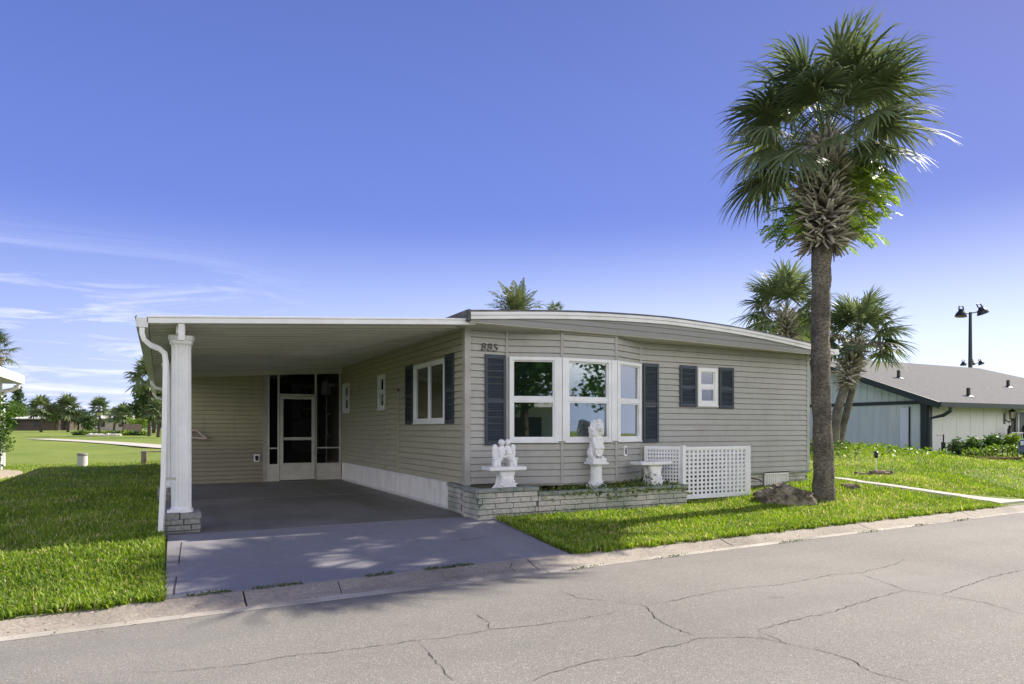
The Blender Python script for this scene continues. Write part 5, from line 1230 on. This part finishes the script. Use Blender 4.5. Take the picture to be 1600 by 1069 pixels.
tag(rk.build('rock_bank', mPath), 'pale rocks scattered along the scrub bank of the golf course', 'rocks', kind='stuff')
# ------------------------------------------------------------------ lawn posts
p = ground(129, 728.5); t = thing('concrete_bollard', tuple(p), 'thick pale round bollard with flaking top on the left lawn', 'bollard')
m = MB(); m.lathe([(.155, 0), (.15, .05), (.145, .37), (.135, .39)], tuple(p), 24); m.build('shaft', mNWhite, t); m = MB(); m.lathe([(.16, .36), (.165, .39), (.15, .43), (.02, .445)], tuple(p), 24); m.build('cap', mPierB, t); 
p = ground(225, 725); t = thing('timber_post', tuple(p), 'short square weathered timber post with a rail, left of the carport', 'post')
m = MB(); m.box(p.x-.09, p.y-.09, p.z, p.x+.09, p.y+.09, p.z+.46); m.build('post_body', mWood, t, bevel=.02); m = MB(); m.tube([(p.x+.05, p.y+.05, p.z+.42), (p.x+2.6, p.y+.3, p.z+.42)], .022, 6); m.build('rail', mWood, t)
# ------------------------------------------------------------------ neighbour on the left
nl = thing('neighbor_carport_house', (-5, 24, .3), 'white neighbouring house with flat carport roof at the left picture edge', 'house')
m = MB(); m.box(-11, 16.5, 3.05, -3.8, 25.8, 3.10); m.build('roof', mWhiteD, nl)
m = MB(); m.box(-3.83, 16.4, 2.90, -3.78, 25.8, 3.16); m.box(-11, 25.75, 2.90, -3.8, 25.8, 3.16); m.build('fascia', mWhite, nl)
m = MB(); m.tube([(-3.88, 25.5, 2.92), (-3.9, 25.5, 2.78), (-4.05, 25.5, 2.70), (-4.22, 25.5, 2.66), (-4.28, 25.5, 2.5), (-4.28, 25.5, .35)], .065, 6); m.build('downspout', mWhite, nl)
m = MB(); m.box(-4.42, 25.2, .2, -4.26, 25.36, 3.05); m.build('post', mWhite, nl, bevel=.01); m = MB(); m.box(-10, 25.0, .2, -4.9, 25.5, 3.05); m.build('wall', mNWhite, nl)
m = MB(); m.box(-7, 22.1, .2, -4.28, 22.3, .98); m.build('low_wall', mWhite, nl)
m = MB(); vs = []
for k in range(20):
    a = 2*PI*k/20; vs.append((-4.9+1.5*math.cos(a), 22.6+2.8*math.sin(a)))
m.prism(vs, .15, .27)
tag(m.build('shell_bed', mShellP), 'pebble and shell bed at the foot of the left neighbouring house', 'garden bed', kind='structure')
q = at(3, 655, 16.5); bush('hibiscus_bush', [(q.x-.1, q.y, 1.75, .45, .45, .55), (q.x-.25, q.y, 1.15, .5, .5, .4), (q.x-.2, q.y, 2.2, .28, .3, .3), (q.x-.4, q.y, .7, .35, .35, .3)], 2400, .10, mLeafM, 'leafy green shrub at the left picture edge before the neighbour downspout', 'shrub', seed=81)

# ------------------------------------------------------------------ rocks
def rock(px, py, w_, h_, dpt, label, seed):
    p = ground(px, py); o = MB(); n, mm = 90, 50; vs = []
    for i_ in range(mm+1):
        th = PI*i_/mm
        for k in range(n):
            a = 2*PI*k/n; v = Vector((math.sin(th)*math.cos(a), math.sin(th)*math.sin(a), math.cos(th)))
            e = 1+.22*noise.noise(v*1.6+Vector((seed, 0, 0)))+.16*noise.noise(v*3.7+Vector((seed, 3, 0)))-.26*abs(noise.noise(v*5+Vector((seed, 0, 5))))-.16*abs(noise.noise(v*13+Vector((seed, 2, 5))))-.05*noise.noise(v*30)
            v = Vector([math.copysign(abs(q_)**.72, q_) for q_ in v]); c = v*e; x_, y_ = c.x*w_/2*1.05, c.y*dpt/2
            vs.append((p.x+x_*VY+y_*VX, p.y-x_*VX+y_*VY, p.z+max(-.05, c.z*h_*.95-.02)))
    fs = [(i_*n+k, (i_+1)*n+k, (i_+1)*n+(k+1) % n, i_*n+(k+1) % n) for i_ in range(mm) for k in range(n)]
    o.add(vs, fs); ob = o.build('garden_rock', mRock, None, smooth=True, origin=tuple(p))
    return tag(ob, label, 'rock', 'coral rocks in the lawn')
rock(1224, 786, 1.02, .33, .5, 'large pitted coral boulder in the grass left of the palm trunk', 1)
rock(1327, 763, .36, .11, .35, 'small dark rock hard against the right side of the palm trunk', 5)
rock(1347, 742, .42, .09, .4, 'flat mossy rock left of the solar light, on the right lawn', 9); rock(1376, 742, .62, .13, .5, 'flat weathered rock behind the solar light, on the right lawn', 12)
p = ground(1369, 742); t = thing('garden_light', tuple(p), 'slim black solar garden light on a white stake in the right lawn', 'garden light')
m = MB(); m.tube([p, p+Vector((0, 0, .40))], .010, 6); m.build('stake', mWhite, t); m = MB(); m.lathe([(.03, 0), (.045, .05), (.045, .12), (.055, .13), (.02, .16)], tuple(p+Vector((0, 0, .38))), 12); m.build('lamp_head', mBlack, t)

# ------------------------------------------------------------------ neighbour building on the right
nb = thing('clubhouse', (36, 22, .3), 'pale green boarded clubhouse with big grey shingle roof and dark green trim', 'building')
NX0, NY0, NY1, EZ = 33.2, 19.67, 34.5, 2.8
def rz(y): return 2.75+(y-18.8)*.372 if y < 27 else 2.75+8.2*.372-(y-27)*.372
m = MB(); y = NY0                                     # board and batten gable wall, follows the rake
while y < NY1:
    y2 = min(NY1, y+.40); m.quad((NX0, y2, .1), (NX0, y, .1), (NX0, y, rz(y)-.05), (NX0, y2, rz(y2)-.05)); m.box(NX0-.03, y, .1, NX0, y+.05, rz(y)-.1); y = y2
m.build('gable_wall', mNWall, nb)
m = MB(); m.box(NX0, NY0, .1, 40.5, NY0+.2, 2.9); m.box(43.5, NY0, .1, 56, NY0+.2, 2.9); m.box(40.5, NY0, 2.45, 43.5, NY0+.2, 2.9); m.box(40.5, NY0, .1, 43.5, NY0+.2, .45)
for x in np.arange(NX0+1.2, 40.4, 1.2): m.box(x-.012, NY0-.012, .1, x+.012, NY0, 2.9)
m.build('front_wall', mNWhite, nb)
m = MB(); X0, X1 = 32.6, 57.5; yf, yr, yb = 18.8, 27.0, 35.2; zr = rz(27); zf = rz(18.8); rx = 51.7
m.add([(X0, yf, zf), (X1, yf, zf), (rx, yr, zr), (X0, yr, zr), (X0, yb, zf), (X1, yb, zf)], [(0, 1, 2, 3), (3, 2, 5, 4), (1, 5, 2)])
m.add([(X0, yf, zf-.12), (X1, yf, zf-.12), (rx, yr, zr-.12), (X0, yr, zr-.12), (X0, yb, zf-.12), (X1, yb, zf-.12)], [(3, 2, 1, 0), (4, 5, 2, 3), (2, 5, 1)])
m.build('roof', mNRoof, nb)
m = MB()
for (y0, y1) in ((yf, yr), (yr, yb)):
    m.hexa([(X0-.05, y0, rz(y0)-.30), (X0+.02, y0, rz(y0)-.30), (X0+.02, y1, rz(y1)-.30), (X0-.05, y1, rz(y1)-.30), (X0-.05, y0, rz(y0)+.02), (X0+.02, y0, rz(y0)+.02), (X0+.02, y1, rz(y1)+.02), (X0-.05, y1, rz(y1)+.02)])
m.box(X0-.05, yf-.12, zf-.22, X1, yf-.002, zf+.01); m.box(NX0-.06, NY0-.03, .1, NX0+.28, NY0-.001, 2.75); m.box(NX0-.06, NY0-.03, .1, NX0-.032, NY0+.35, 2.75)
m.box(NX0-.06, NY0+.36, 2.72, NX0-.032, NY1, 2.9)
m.build('trim', mDkGreen, nb)
m = MB(); m.tube([(33.4, yf-.06, zf-.2), (33.4, yf-.05, zf-.4), (33.3, yf+.2, zf-.6), (33.15, NY0-.1, zf-.75), (33.1, NY0-.1, .3)], .09, 6); m.build('downspout', mDkGreen, nb)
m = MB(); m.box(NX0-.07, 20.6, .25, NX0-.03, 21.05, 2.55)
nd = m.build('side_door', mat('pale_door', (.62, .66, .70), .5, .4), nb); m = MB(); m.box(NX0-.09, 20.54, .25, NX0-.04, 20.6, 2.6); m.build('door_edge', mDkGreen, nd)
for k, (px, py, t) in enumerate([(1404, 586, 35), (1513, 618, 34.5), (1575, 600, 38)]):
    q = at(px, py, t); yy = 18.8+(q.z-zf)/.372; sc_ = yy/q.y; q = Vector((q.x*sc_, yy, rz(yy))); m = MB(); m.tube([q, q+Vector((0, 0, .42))], .09, 8); m.lathe([(.25, -.05), (.12, .03), (.1, .08)], tuple(q), 10); m.build('roof_vent', mBlack, nb)
# window and porch rail on the clubhouse front
m = MB(); m.box(40.5, NY0+.1, .45, 43.5, NY0+.12, 2.45); wo = m.build('window', mBlack, nb); m = MB()
for (x0, x1, z0, z1) in ((40.45, 40.55, .4, 2.5), (41.3, 41.4, .4, 2.5), (43.4, 43.5, .4, 2.5), (40.45, 43.5, 2.4, 2.52)): m.box(x0, NY0-.03, z0, x1, NY0+.09, z1)
m.build('window_frame', mNWhite, wo)
# front part seen at the picture edge is nearer: lantern, railing
rl = thing('porch_railing', (42.5, 19.1, .4), 'dark porch railing with pickets at the right picture edge, before the clubhouse window', 'railing')
m = MB(); m.box(39.6, 19.2, 1.25, 45, 19.26, 1.32); m.box(39.6, 19.2, .55, 45, 19.26, .60)
for x in np.arange(39.7, 45, .16): m.box(x, 19.215, .6, x+.025, 19.245, 1.25)
m.build('rail', mNWhite, rl); m = MB()
for x in (39.5, 40.9, 43): m.box(x, 19.15, .2, x+.14, 19.3, 1.5); m.lathe([(.09, 0), (.05, .06), (.09, .12), (.02, .18)], (x+.07, 19.22, 1.5), 8)
m.build('rail_post', mBlack, rl)
q = Vector((40.15, NY0-.3, 2.05)); lt = thing('wall_lantern', tuple(q), 'black carriage lantern on the clubhouse wall at the right picture edge', 'lantern')
m = MB(); m.lathe([(.03, .55), (.04, .48), (.16, .40), (.19, .36), (.02, .35)], tuple(q), 6); m.lathe([(.12, .0), (.13, -.02), (.05, -.08), (.02, -.14)], tuple(q), 6)
for k in range(6): a = k*PI/3; m.tube([q+Vector((.16*math.cos(a), .16*math.sin(a), .37)), q+Vector((.12*math.cos(a), .12*math.sin(a), 0))], .014, 4)
m.tube([q+Vector((0, 0, -.1)), q+Vector((-.12, .12, -.2)), q+Vector((-.2, .28, -.05))], .03, 6); m.box(q.x-.27, NY0-.03, q.z-.3, q.x-.13, NY0, q.z+.25); m.build('lantern_frame', mBlack, lt)
m = MB(); m.lathe([(.10, 0), (.14, .35)], tuple(q), 6); m.build('lantern_glass', mat('lantern_glass', (.5, .48, .4), .2, .5), lt)
# shrubs before it
HC = 'clipped hedge blocks by the clubhouse'
def hedge(px0, px1, py0, py1, t, label, seed, m=mLeafB):
    a, b = at(px0, py1, t), at(px1, py1, t); z1 = at(px0, py0, t).z; g = zt(a.x, a.y); c = (a+b)/2; L = (b-a).length; d = (b-a).normalized(); n = Vector((-d.y, d.x, 0)); rng = np.random.default_rng(seed); P = []
    H = z1-g
    for _ in range(int(1500*L*.6)):
        u, v, w_ = rng.uniform(-.5, .5), rng.uniform(-.5, .5), rng.uniform(0, 1)
        if max(abs(u)*2, abs(v)*2, w_) < .8: continue
        p = c+d*u*L+n*v*.7; P.append((p.x, p.y, g+w_*H*(1+.05*math.sin(u*20))))
    V_, F_, C_ = leaf_quads(np.array(P), .10, rng, .6); t_ = thing('hedge', (c.x, c.y, g), label, 'hedge', HC); np_mesh('foliage', V_, [F_], m, t_, C_)
    s = MB()
    for k in range(6): s.tube([(c.x+d.x*(k/5-.5)*L*.9, c.y+d.y*(k/5-.5)*L*.9, g-.1), (c.x+d.x*(k/5-.5)*L*.9, c.y+d.y*(k/5-.5)*L*.9, g+H*.8)], .02, 5)
    s.build('stems', mBark, t_)
hedge(1508, 1529, 702, 718, 27, 'leftmost small clipped hedge block by the clubhouse', 1); hedge(1530, 1546, 702, 718, 27, 'middle small clipped hedge block by the clubhouse', 2); hedge(1548, 1592, 696, 718, 27, 'longest clipped hedge block by the clubhouse, beside the blue car', 3)
for k, (px, py, w_, hh, lb, mm) in enumerate([(1494, 700, 22, 24, 'dark leafy shrub at the foot of the clubhouse downspout', mLeafD), (1520, 697, 26, 24, 'broad grey-green shrub behind the small hedge blocks', mLeafM), (1551, 692, 26, 22, 'loose flowering shrub behind the long hedge block', mLeafM), (1582, 690, 22, 22, 'pale spiky shrub beside the clubhouse railing', mLeafB)]):
    t = 29; c = at(px, py, t); W = w_/F*t*.62; H = hh/F*t*.62
    bush('shrub', [(c.x, c.y, c.z, W, W*.8, H), (c.x+W*.5, c.y, c.z-.1, W*.6, W*.6, H*.8), (c.x-W*.5, c.y, c.z-.12, W*.6, W*.6, H*.8)], 900, .15, mm, lb, 'shrub', 'shrubs along the clubhouse wall', seed=90+k)
m = MB(); a, b, c = at(1478, 716, 26.5), at(1530, 721, 25.5), at(1596, 722, 25.5)
for (p, q) in ((a, b), (b, c)):
    za, zb = zt(p.x, p.y), zt(q.x, q.y); m.hexa([(p.x, p.y, za-.1), (q.x, q.y, zb-.1), (q.x, q.y+.18, zb-.1), (p.x, p.y+.18, za-.1), (p.x, p.y, za+.12), (q.x, q.y, zb+.12), (q.x, q.y+.18, zb+.12), (p.x, p.y+.18, za+.12)])
tag(m.build('bed_edging', mRedK), 'reddish concrete edging round the clubhouse hedge bed', 'garden edging')
m = MB(); p = at(1474, 700, 30); p.z = zt(p.x, p.y); t = thing('irrigation_valve', tuple(p), 'small dark standpipe with a handle in front of the clubhouse corner', 'standpipe'); m.tube([p, p+Vector((0, 0, .6))], .09, 8); m.tube([p+Vector((0, 0, .5)), p+Vector((0, 0, .95))], .035, 6); m.build('pipe', mBlack, t); m = MB(); m.tube([p+Vector((-.30, .1, .92)), p+Vector((.02, 0, .95))], .03, 6); m.build('handle', mTan, t)
# blue car, its tail in the picture
q = at(1587, 728, 24); q.y -= 1.75; zc_ = zt(q.x, q.y); cr_ = thing('parked_car', (q.x+2.2, q.y+.9, zc_), 'dark blue parked car cut by the right picture edge', 'car')
m = MB(); x0, y0 = q.x, q.y; prof = [(0, .35), (.02, .62), (.10, .80), (.9, .93), (1.5, 1.38), (2.9, 1.40), (3.6, 1.0), (4.3, .92), (4.45, .55), (4.4, .28), (.1, .26)]
vs = [(x0+x, y0+(.05 if z < 1 else .18), zc_+z) for x, z in prof]+[(x0+x, y0+1.75-(.05 if z < 1 else .18), zc_+z) for x, z in prof]; n = len(prof)
m.add(vs, [tuple(range(n))[::-1], tuple(range(n, 2*n))]+[(k, (k+1) % n, (k+1) % n+n, k+n)[::1] for k in range(n)]); m.build('body', mCar, cr_, bevel=.05)
for x in (.85, 3.55):
    for yy in (y0+.02, y0+1.6):
        w_ = MB(); w_.tube([(x0+x, yy-.02, zc_+.31), (x0+x, yy+.18, zc_+.31)], .31, 20); wo = w_.build('wheel', mRub, cr_); w_ = MB(); w_.tube([(x0+x, yy-.03, zc_+.31), (x0+x, yy+.19, zc_+.31)], .18, 14); w_.build('rim', mMetal, wo)
m = MB(); m.box(x0+1.35, y0+.08, zc_+.98, x0+2.9, y0+.15, zc_+1.3); m.build('window', mBlack, cr_); m = MB(); m.box(x0-.01, y0+.15, zc_+.62, x0+.05, y0+.5, zc_+.76); m.box(x0-.01, y0+1.25, zc_+.62, x0+.05, y0+1.6, zc_+.76); m.build('headlight', mWhite, cr_)

# court floodlights
def flood(px, pyt, t, s_, label, dirs):
    p = at(px, pyt, t); g = .4; t_ = thing('floodlight_pole', (p.x, p.y, g), label, 'floodlight', 'court floodlights'); m = MB(); m.tube([(p.x, p.y, g), (p.x, p.y, p.z)], [s_*.25, s_*.13], 10); m.build('pole', mDkGreen, t_)
    for (dx, dz, tilt) in dirs:
        c = p+rt*dx*s_+Vector((0, 0, dz*s_)); m = MB(); m.tube([p+Vector((0, 0, -.1*s_)), p+rt*dx*.6*s_+Vector((0, 0, dz*.4*s_)), c+Vector((0, 0, .35*s_))], .06*s_, 6)
        m.build('arm', mDkGreen, t_)
        m = MB(); ax_ = (rt*tilt+Vector((0, 0, -1))).normalized(); m.tube([c+ax_*(-.45*s_), c+ax_*(-.30*s_), c+ax_*(-.05*s_), c+ax_*.22*s_, c+ax_*.30*s_], [.22*s_, .24*s_, .42*s_, .52*s_, .5*s_], 16)
        m.tube([c-ax_*.45*s_+rt*.2*s_, c-ax_*.75*s_+rt*.1*s_, c-ax_*.75*s_-rt*.25*s_, c-ax_*.4*s_-rt*.25*s_], .07*s_, 5); m.build('lamp_head', mBlack, t_)
flood(1516, 488, 75, 1.15, 'tall green floodlight pole with two black lamps above the clubhouse roof', [(-.9, -.15, -.1), (1.15, .1, .4)])
flood(1518, 568, 135, 1.1, 'distant floodlight pole peeping over the clubhouse roof', [(-1.5, -.1, 0), (.1, 0, 0), (1.7, .1, .4)])

# ------------------------------------------------------------------ across the street, only seen in the panes
OT = 'trees across the street'
for k, (x, y, z, w_, lb) in enumerate([(1.5, -12.5, 7.5, 8, 'wide leafy tree across the street before the white house'), (-4, -15, 6.5, 7, 'broad green tree across the street straight behind the camera'), (-11, -19, 8, 8, 'large green tree across the street on the left'), (5, -22, 8, 8, 'dark tree behind the white house across the street'), (17, -20, 7, 7, 'green tree across the street on the right'), (30, -24, 9, 10, 'far dark tree across the street on the right')]):
    rng = np.random.default_rng(60+k); t_ = thing('street_tree', (x, y, .05), lb, 'tree', OT); bl = [(x+rng.uniform(-.3, .3)*w_, y+rng.uniform(-.3, .3)*w_, z*rng.uniform(.45, .85), w_*.25, w_*.25, z*.16) for _ in range(10)]
    P, v = blob_points(bl, 2600, rng, .3); V_, F_, C_ = leaf_quads(P, .4, rng, .6, varr=v); np_mesh('crown', V_, [F_], mLeafM, t_, C_); s = MB(); s.tube([(x, y, 0), (x, y, z*.6)], [.25, .12], 8); s.build('trunk', mBark, t_)
oh = thing('house_across_street', (4, -17, .05), 'low white house across the street behind the camera', 'house')
m = MB(); m.box(-2, -22, .05, 10, -15, 2.6); m.build('wall', mNWhite, oh); m = MB(); m.hexa([(-2.6, -22.6, 2.6), (10.6, -22.6, 2.6), (10.6, -14.4, 2.6), (-2.6, -14.4, 2.6), (-2.6, -19, 3.3), (10.6, -19, 3.3), (10.6, -18, 3.3), (-2.6, -18, 3.3)]); m.build('roof', mRoofW, oh)
m = MB(); m.box(0, -14.98, 1, 2, -14.94, 2.1); m.box(6, -14.98, 1, 8, -14.94, 2.1); m.build('window', mBlack, oh)
t_ = thing('street_palm', (14, -9, .05), 'palm across the street on the right, behind the camera', 'palm tree', OT); trunk(t_, [(14, -9, 0), (14, -9, 6)], [.22, .18], n=12); crown(t_, Vector((14, -9, 6)), 26, 1.0, .9, 77, nseg=16)

# ------------------------------------------------------------------ grass blades
def grass(name, regions, seed, label, excl=()):
    rng = np.random.default_rng(seed); Ps = []; Ls = []
    for (x0, x1, y0, y1, dens, ln_) in regions:
        n = int((x1-x0)*(y1-y0)*dens); x = rng.uniform(x0, x1, n); v = rng.uniform(y0, y1, n); y = v
        keep = (y-.037*x) > 6.262+.03*np.sin(x*5.1)*np.sin(x*13.7+1)
        u = VY*x-VX*y; t = VX*x+VY*y; keep &= (t > 2) & (np.abs(u/np.maximum(t, .1)) < 1.15)
        for e in excl: keep &= ~((x > e[0]) & (x < e[1]) & (y > e[2]) & (y < e[3]))
        for (wx_, wy_, ww_) in WALK: keep &= ~((np.abs(x-wx_) < ww_+.02) & (np.abs(y-wy_) < .16+.35*(ww_ > .3)))
        x, y = x[keep], y[keep]; Ps.append(np.stack([x, y], 1)); Ls.append(np.full(len(x), ln_))
    P = np.concatenate(Ps); L = np.concatenate(Ls)*rng.uniform(.55, 1.25, len(P)); n = len(P)
    # clumps: taller and paler in patches
    cl_ = np.array([noise.noise(Vector((a*1.3, b_*1.3, 3))) for a, b_ in P]) if n < 260000 else np.zeros(n)
    L *= 1+.35*cl_
    z = np.array([zt(a, b_) for a, b_ in P]); th = rng.uniform(0, 2*PI, n); lean = rng.uniform(.15, 1.0, n)
    d = np.stack([np.cos(th), np.sin(th)], 1); s = np.stack([-np.sin(th), np.cos(th)], 1); w_ = (L*.055+.0016)[:, None]
    B = np.column_stack([P, z-.01]); up = np.array([0, 0, 1.0])
    d3 = np.column_stack([d, np.zeros(n)]); s3 = np.column_stack([s, np.zeros(n)])
    q = L[:, None]; le = lean[:, None]
    p1 = B+up*q*.55*(1-.25*le)+d3*q*.30*le; p2 = B+up*q*(.95-.55*le)+d3*q*.85*le
    V_ = np.stack([B-s3*w_, B+s3*w_, p1+s3*w_*.8, p1-s3*w_*.8, p2], 1).reshape(-1, 3); i = np.arange(n)*5
    F4 = np.stack([i, i+1, i+2, i+3], 1); F3 = np.stack([i+3, i+2, i+4], 1)
    c2_ = np.array([noise.noise(Vector((a*.45, b_*.45, 9)))+.5*noise.noise(Vector((a*3.1, b_*3.1, 1))) for a, b_ in P]); c = np.clip(rng.uniform(.05, .8, n)+.3*cl_+.25*c2_, 0, .8); c[rng.uniform(0, 1, n) < .05+.35*np.clip(c2_, 0, 1)] = 1.0
    o = np_mesh(name, V_, [F4, F3], mGrass, cols=np.repeat(c, 5)); tag(o, label, 'grass', kind='stuff'); return n
ex = [(.04, 4.19, 6.2, 9.1), (0, 4.1, 9, 27), (3.9, 7.85, 8.5, 9.4), (4.0, 11.7, 9.3, 27), (33, 60, 19.6, 40)]
n1_ = grass('lawn_grass', [(-3.2, .03, 6.1, 6.5, 7000, .10), (-.12, .035, 6.3, 9.0, 8000, .085), (-2.4, .03, 6.2, 8.2, 5200, .085), (-4.5, -2.4, 6.2, 8.2, 2600, .085), (-6, -3.6, 8.2, 11, 1300, .085), (-3.6, .05, 8.2, 11, 2600, .085), (-6, .25, 11, 17, 900, .085), (-10, .35, 17, 28, 260, .09)], 1, 'bright mown lawn grass left of the driveway and carport', ex)
n2_ = grass('lawn_grass', [(4.2, 13.6, 6.3, 6.95, 5000, .095), (4.2, 4.36, 6.4, 8.6, 7000, .08), (4.1, 9.5, 6.35, 9.3, 4600, .08), (9.5, 16.5, 6.5, 9.6, 2800, .08), (11.7, 24, 9.6, 14, 750, .09), (12, 34, 14, 20, 300, .10), (16.5, 34, 6.6, 9.6, 500, .09), (24, 40, 9.6, 14, 260, .1)], 2, 'bright lawn grass in front and to the right of the house', ex)
# leafy ground cover on the mound
rng = np.random.default_rng(12); P = []
for _ in range(9000):
    x = rng.uniform(13.5, 30); y = rng.uniform(12.0, 18.5); e = ((x-20)/4.5)**2+((y-14.5)/3)**2
    if rng.uniform() < math.exp(-e*1.2): P.append((x, y, zt(x, y)+abs(rng.normal(0, .06))+.04))
V_, F_, C_ = leaf_quads(np.array(P), .13, rng, .55); tag(np_mesh('ground_cover', V_, [F_], mLeafB, cols=C_), 'tangled leafy ground cover on the mound right of the house', 'ground cover', kind='stuff')
# weeds along the joints of the kerb and the slab, leaves on the road edge
P = []
for _ in range(1500):
    x = rng.uniform(.2, 3.2); y = 6.31+ky(x)+rng.normal(0, .012); 
    if math.sin(x*3.1)+math.sin(x*7.7) > .1: P.append((x, y, .085+rng.uniform(0, .015)))
for _ in range(500):
    x = rng.choice([4.0, 5.3, 7.4, 9.1, 10.4, 11.6])+rng.normal(0, .14); P.append((x, 5.9+ky(x)+rng.normal(0, .012), .012+rng.uniform(0, .012)))
for _ in range(900):
    x = rng.uniform(4.2, 7.8); P.append((x, 8.56+rng.normal(0, .02), zt(x, 8.5)+rng.uniform(0, .07)))
V_, F_, C_ = leaf_quads(np.array(P), .022, rng, .5); tag(np_mesh('joint_weeds', V_, [F_], mWeed, cols=C_*.6), 'small weeds in the joints of kerb, driveway and planter foot', 'weeds', kind='stuff')
P = []
for _ in range(420):
    x = rng.uniform(-1.5, 13); e_ = abs(rng.normal(0, .16)); P.append((x, 5.97+ky(x)-e_*.8, .012+rng.uniform(0, .006)) if rng.uniform() < .55 else (x, 6.0+ky(x)+abs(rng.normal(0, .08)), .03+rng.uniform(0, .01)))
for _ in range(90):
    x = rng.uniform(.2, 4.0); y = rng.uniform(6.6, 12); P.append((x, y, (zdrive(y) if y < 9.03 else .224)+.006))
P = np.array(P); V_, F_, C_ = leaf_quads(P, .028, rng, .5); V_[:, 2] = np.repeat(P[:, 2], 4)+.25*(V_[:, 2]-np.repeat(P[:, 2], 4))+.004
mLit = leafmat('dry_leaf', (0.05, 0.035, 0.02), (0.30, 0.22, 0.12), 0.8, 0.1)
tag(np_mesh('leaf_litter', V_, [F_], mLit, cols=C_), 'dry leaf litter and grit along the gutter and driveway', 'leaf litter', kind='stuff')
for ob in bpy.data.objects:
    if '_o' in ob: del ob['_o']
print('grass', n1_, n2_)
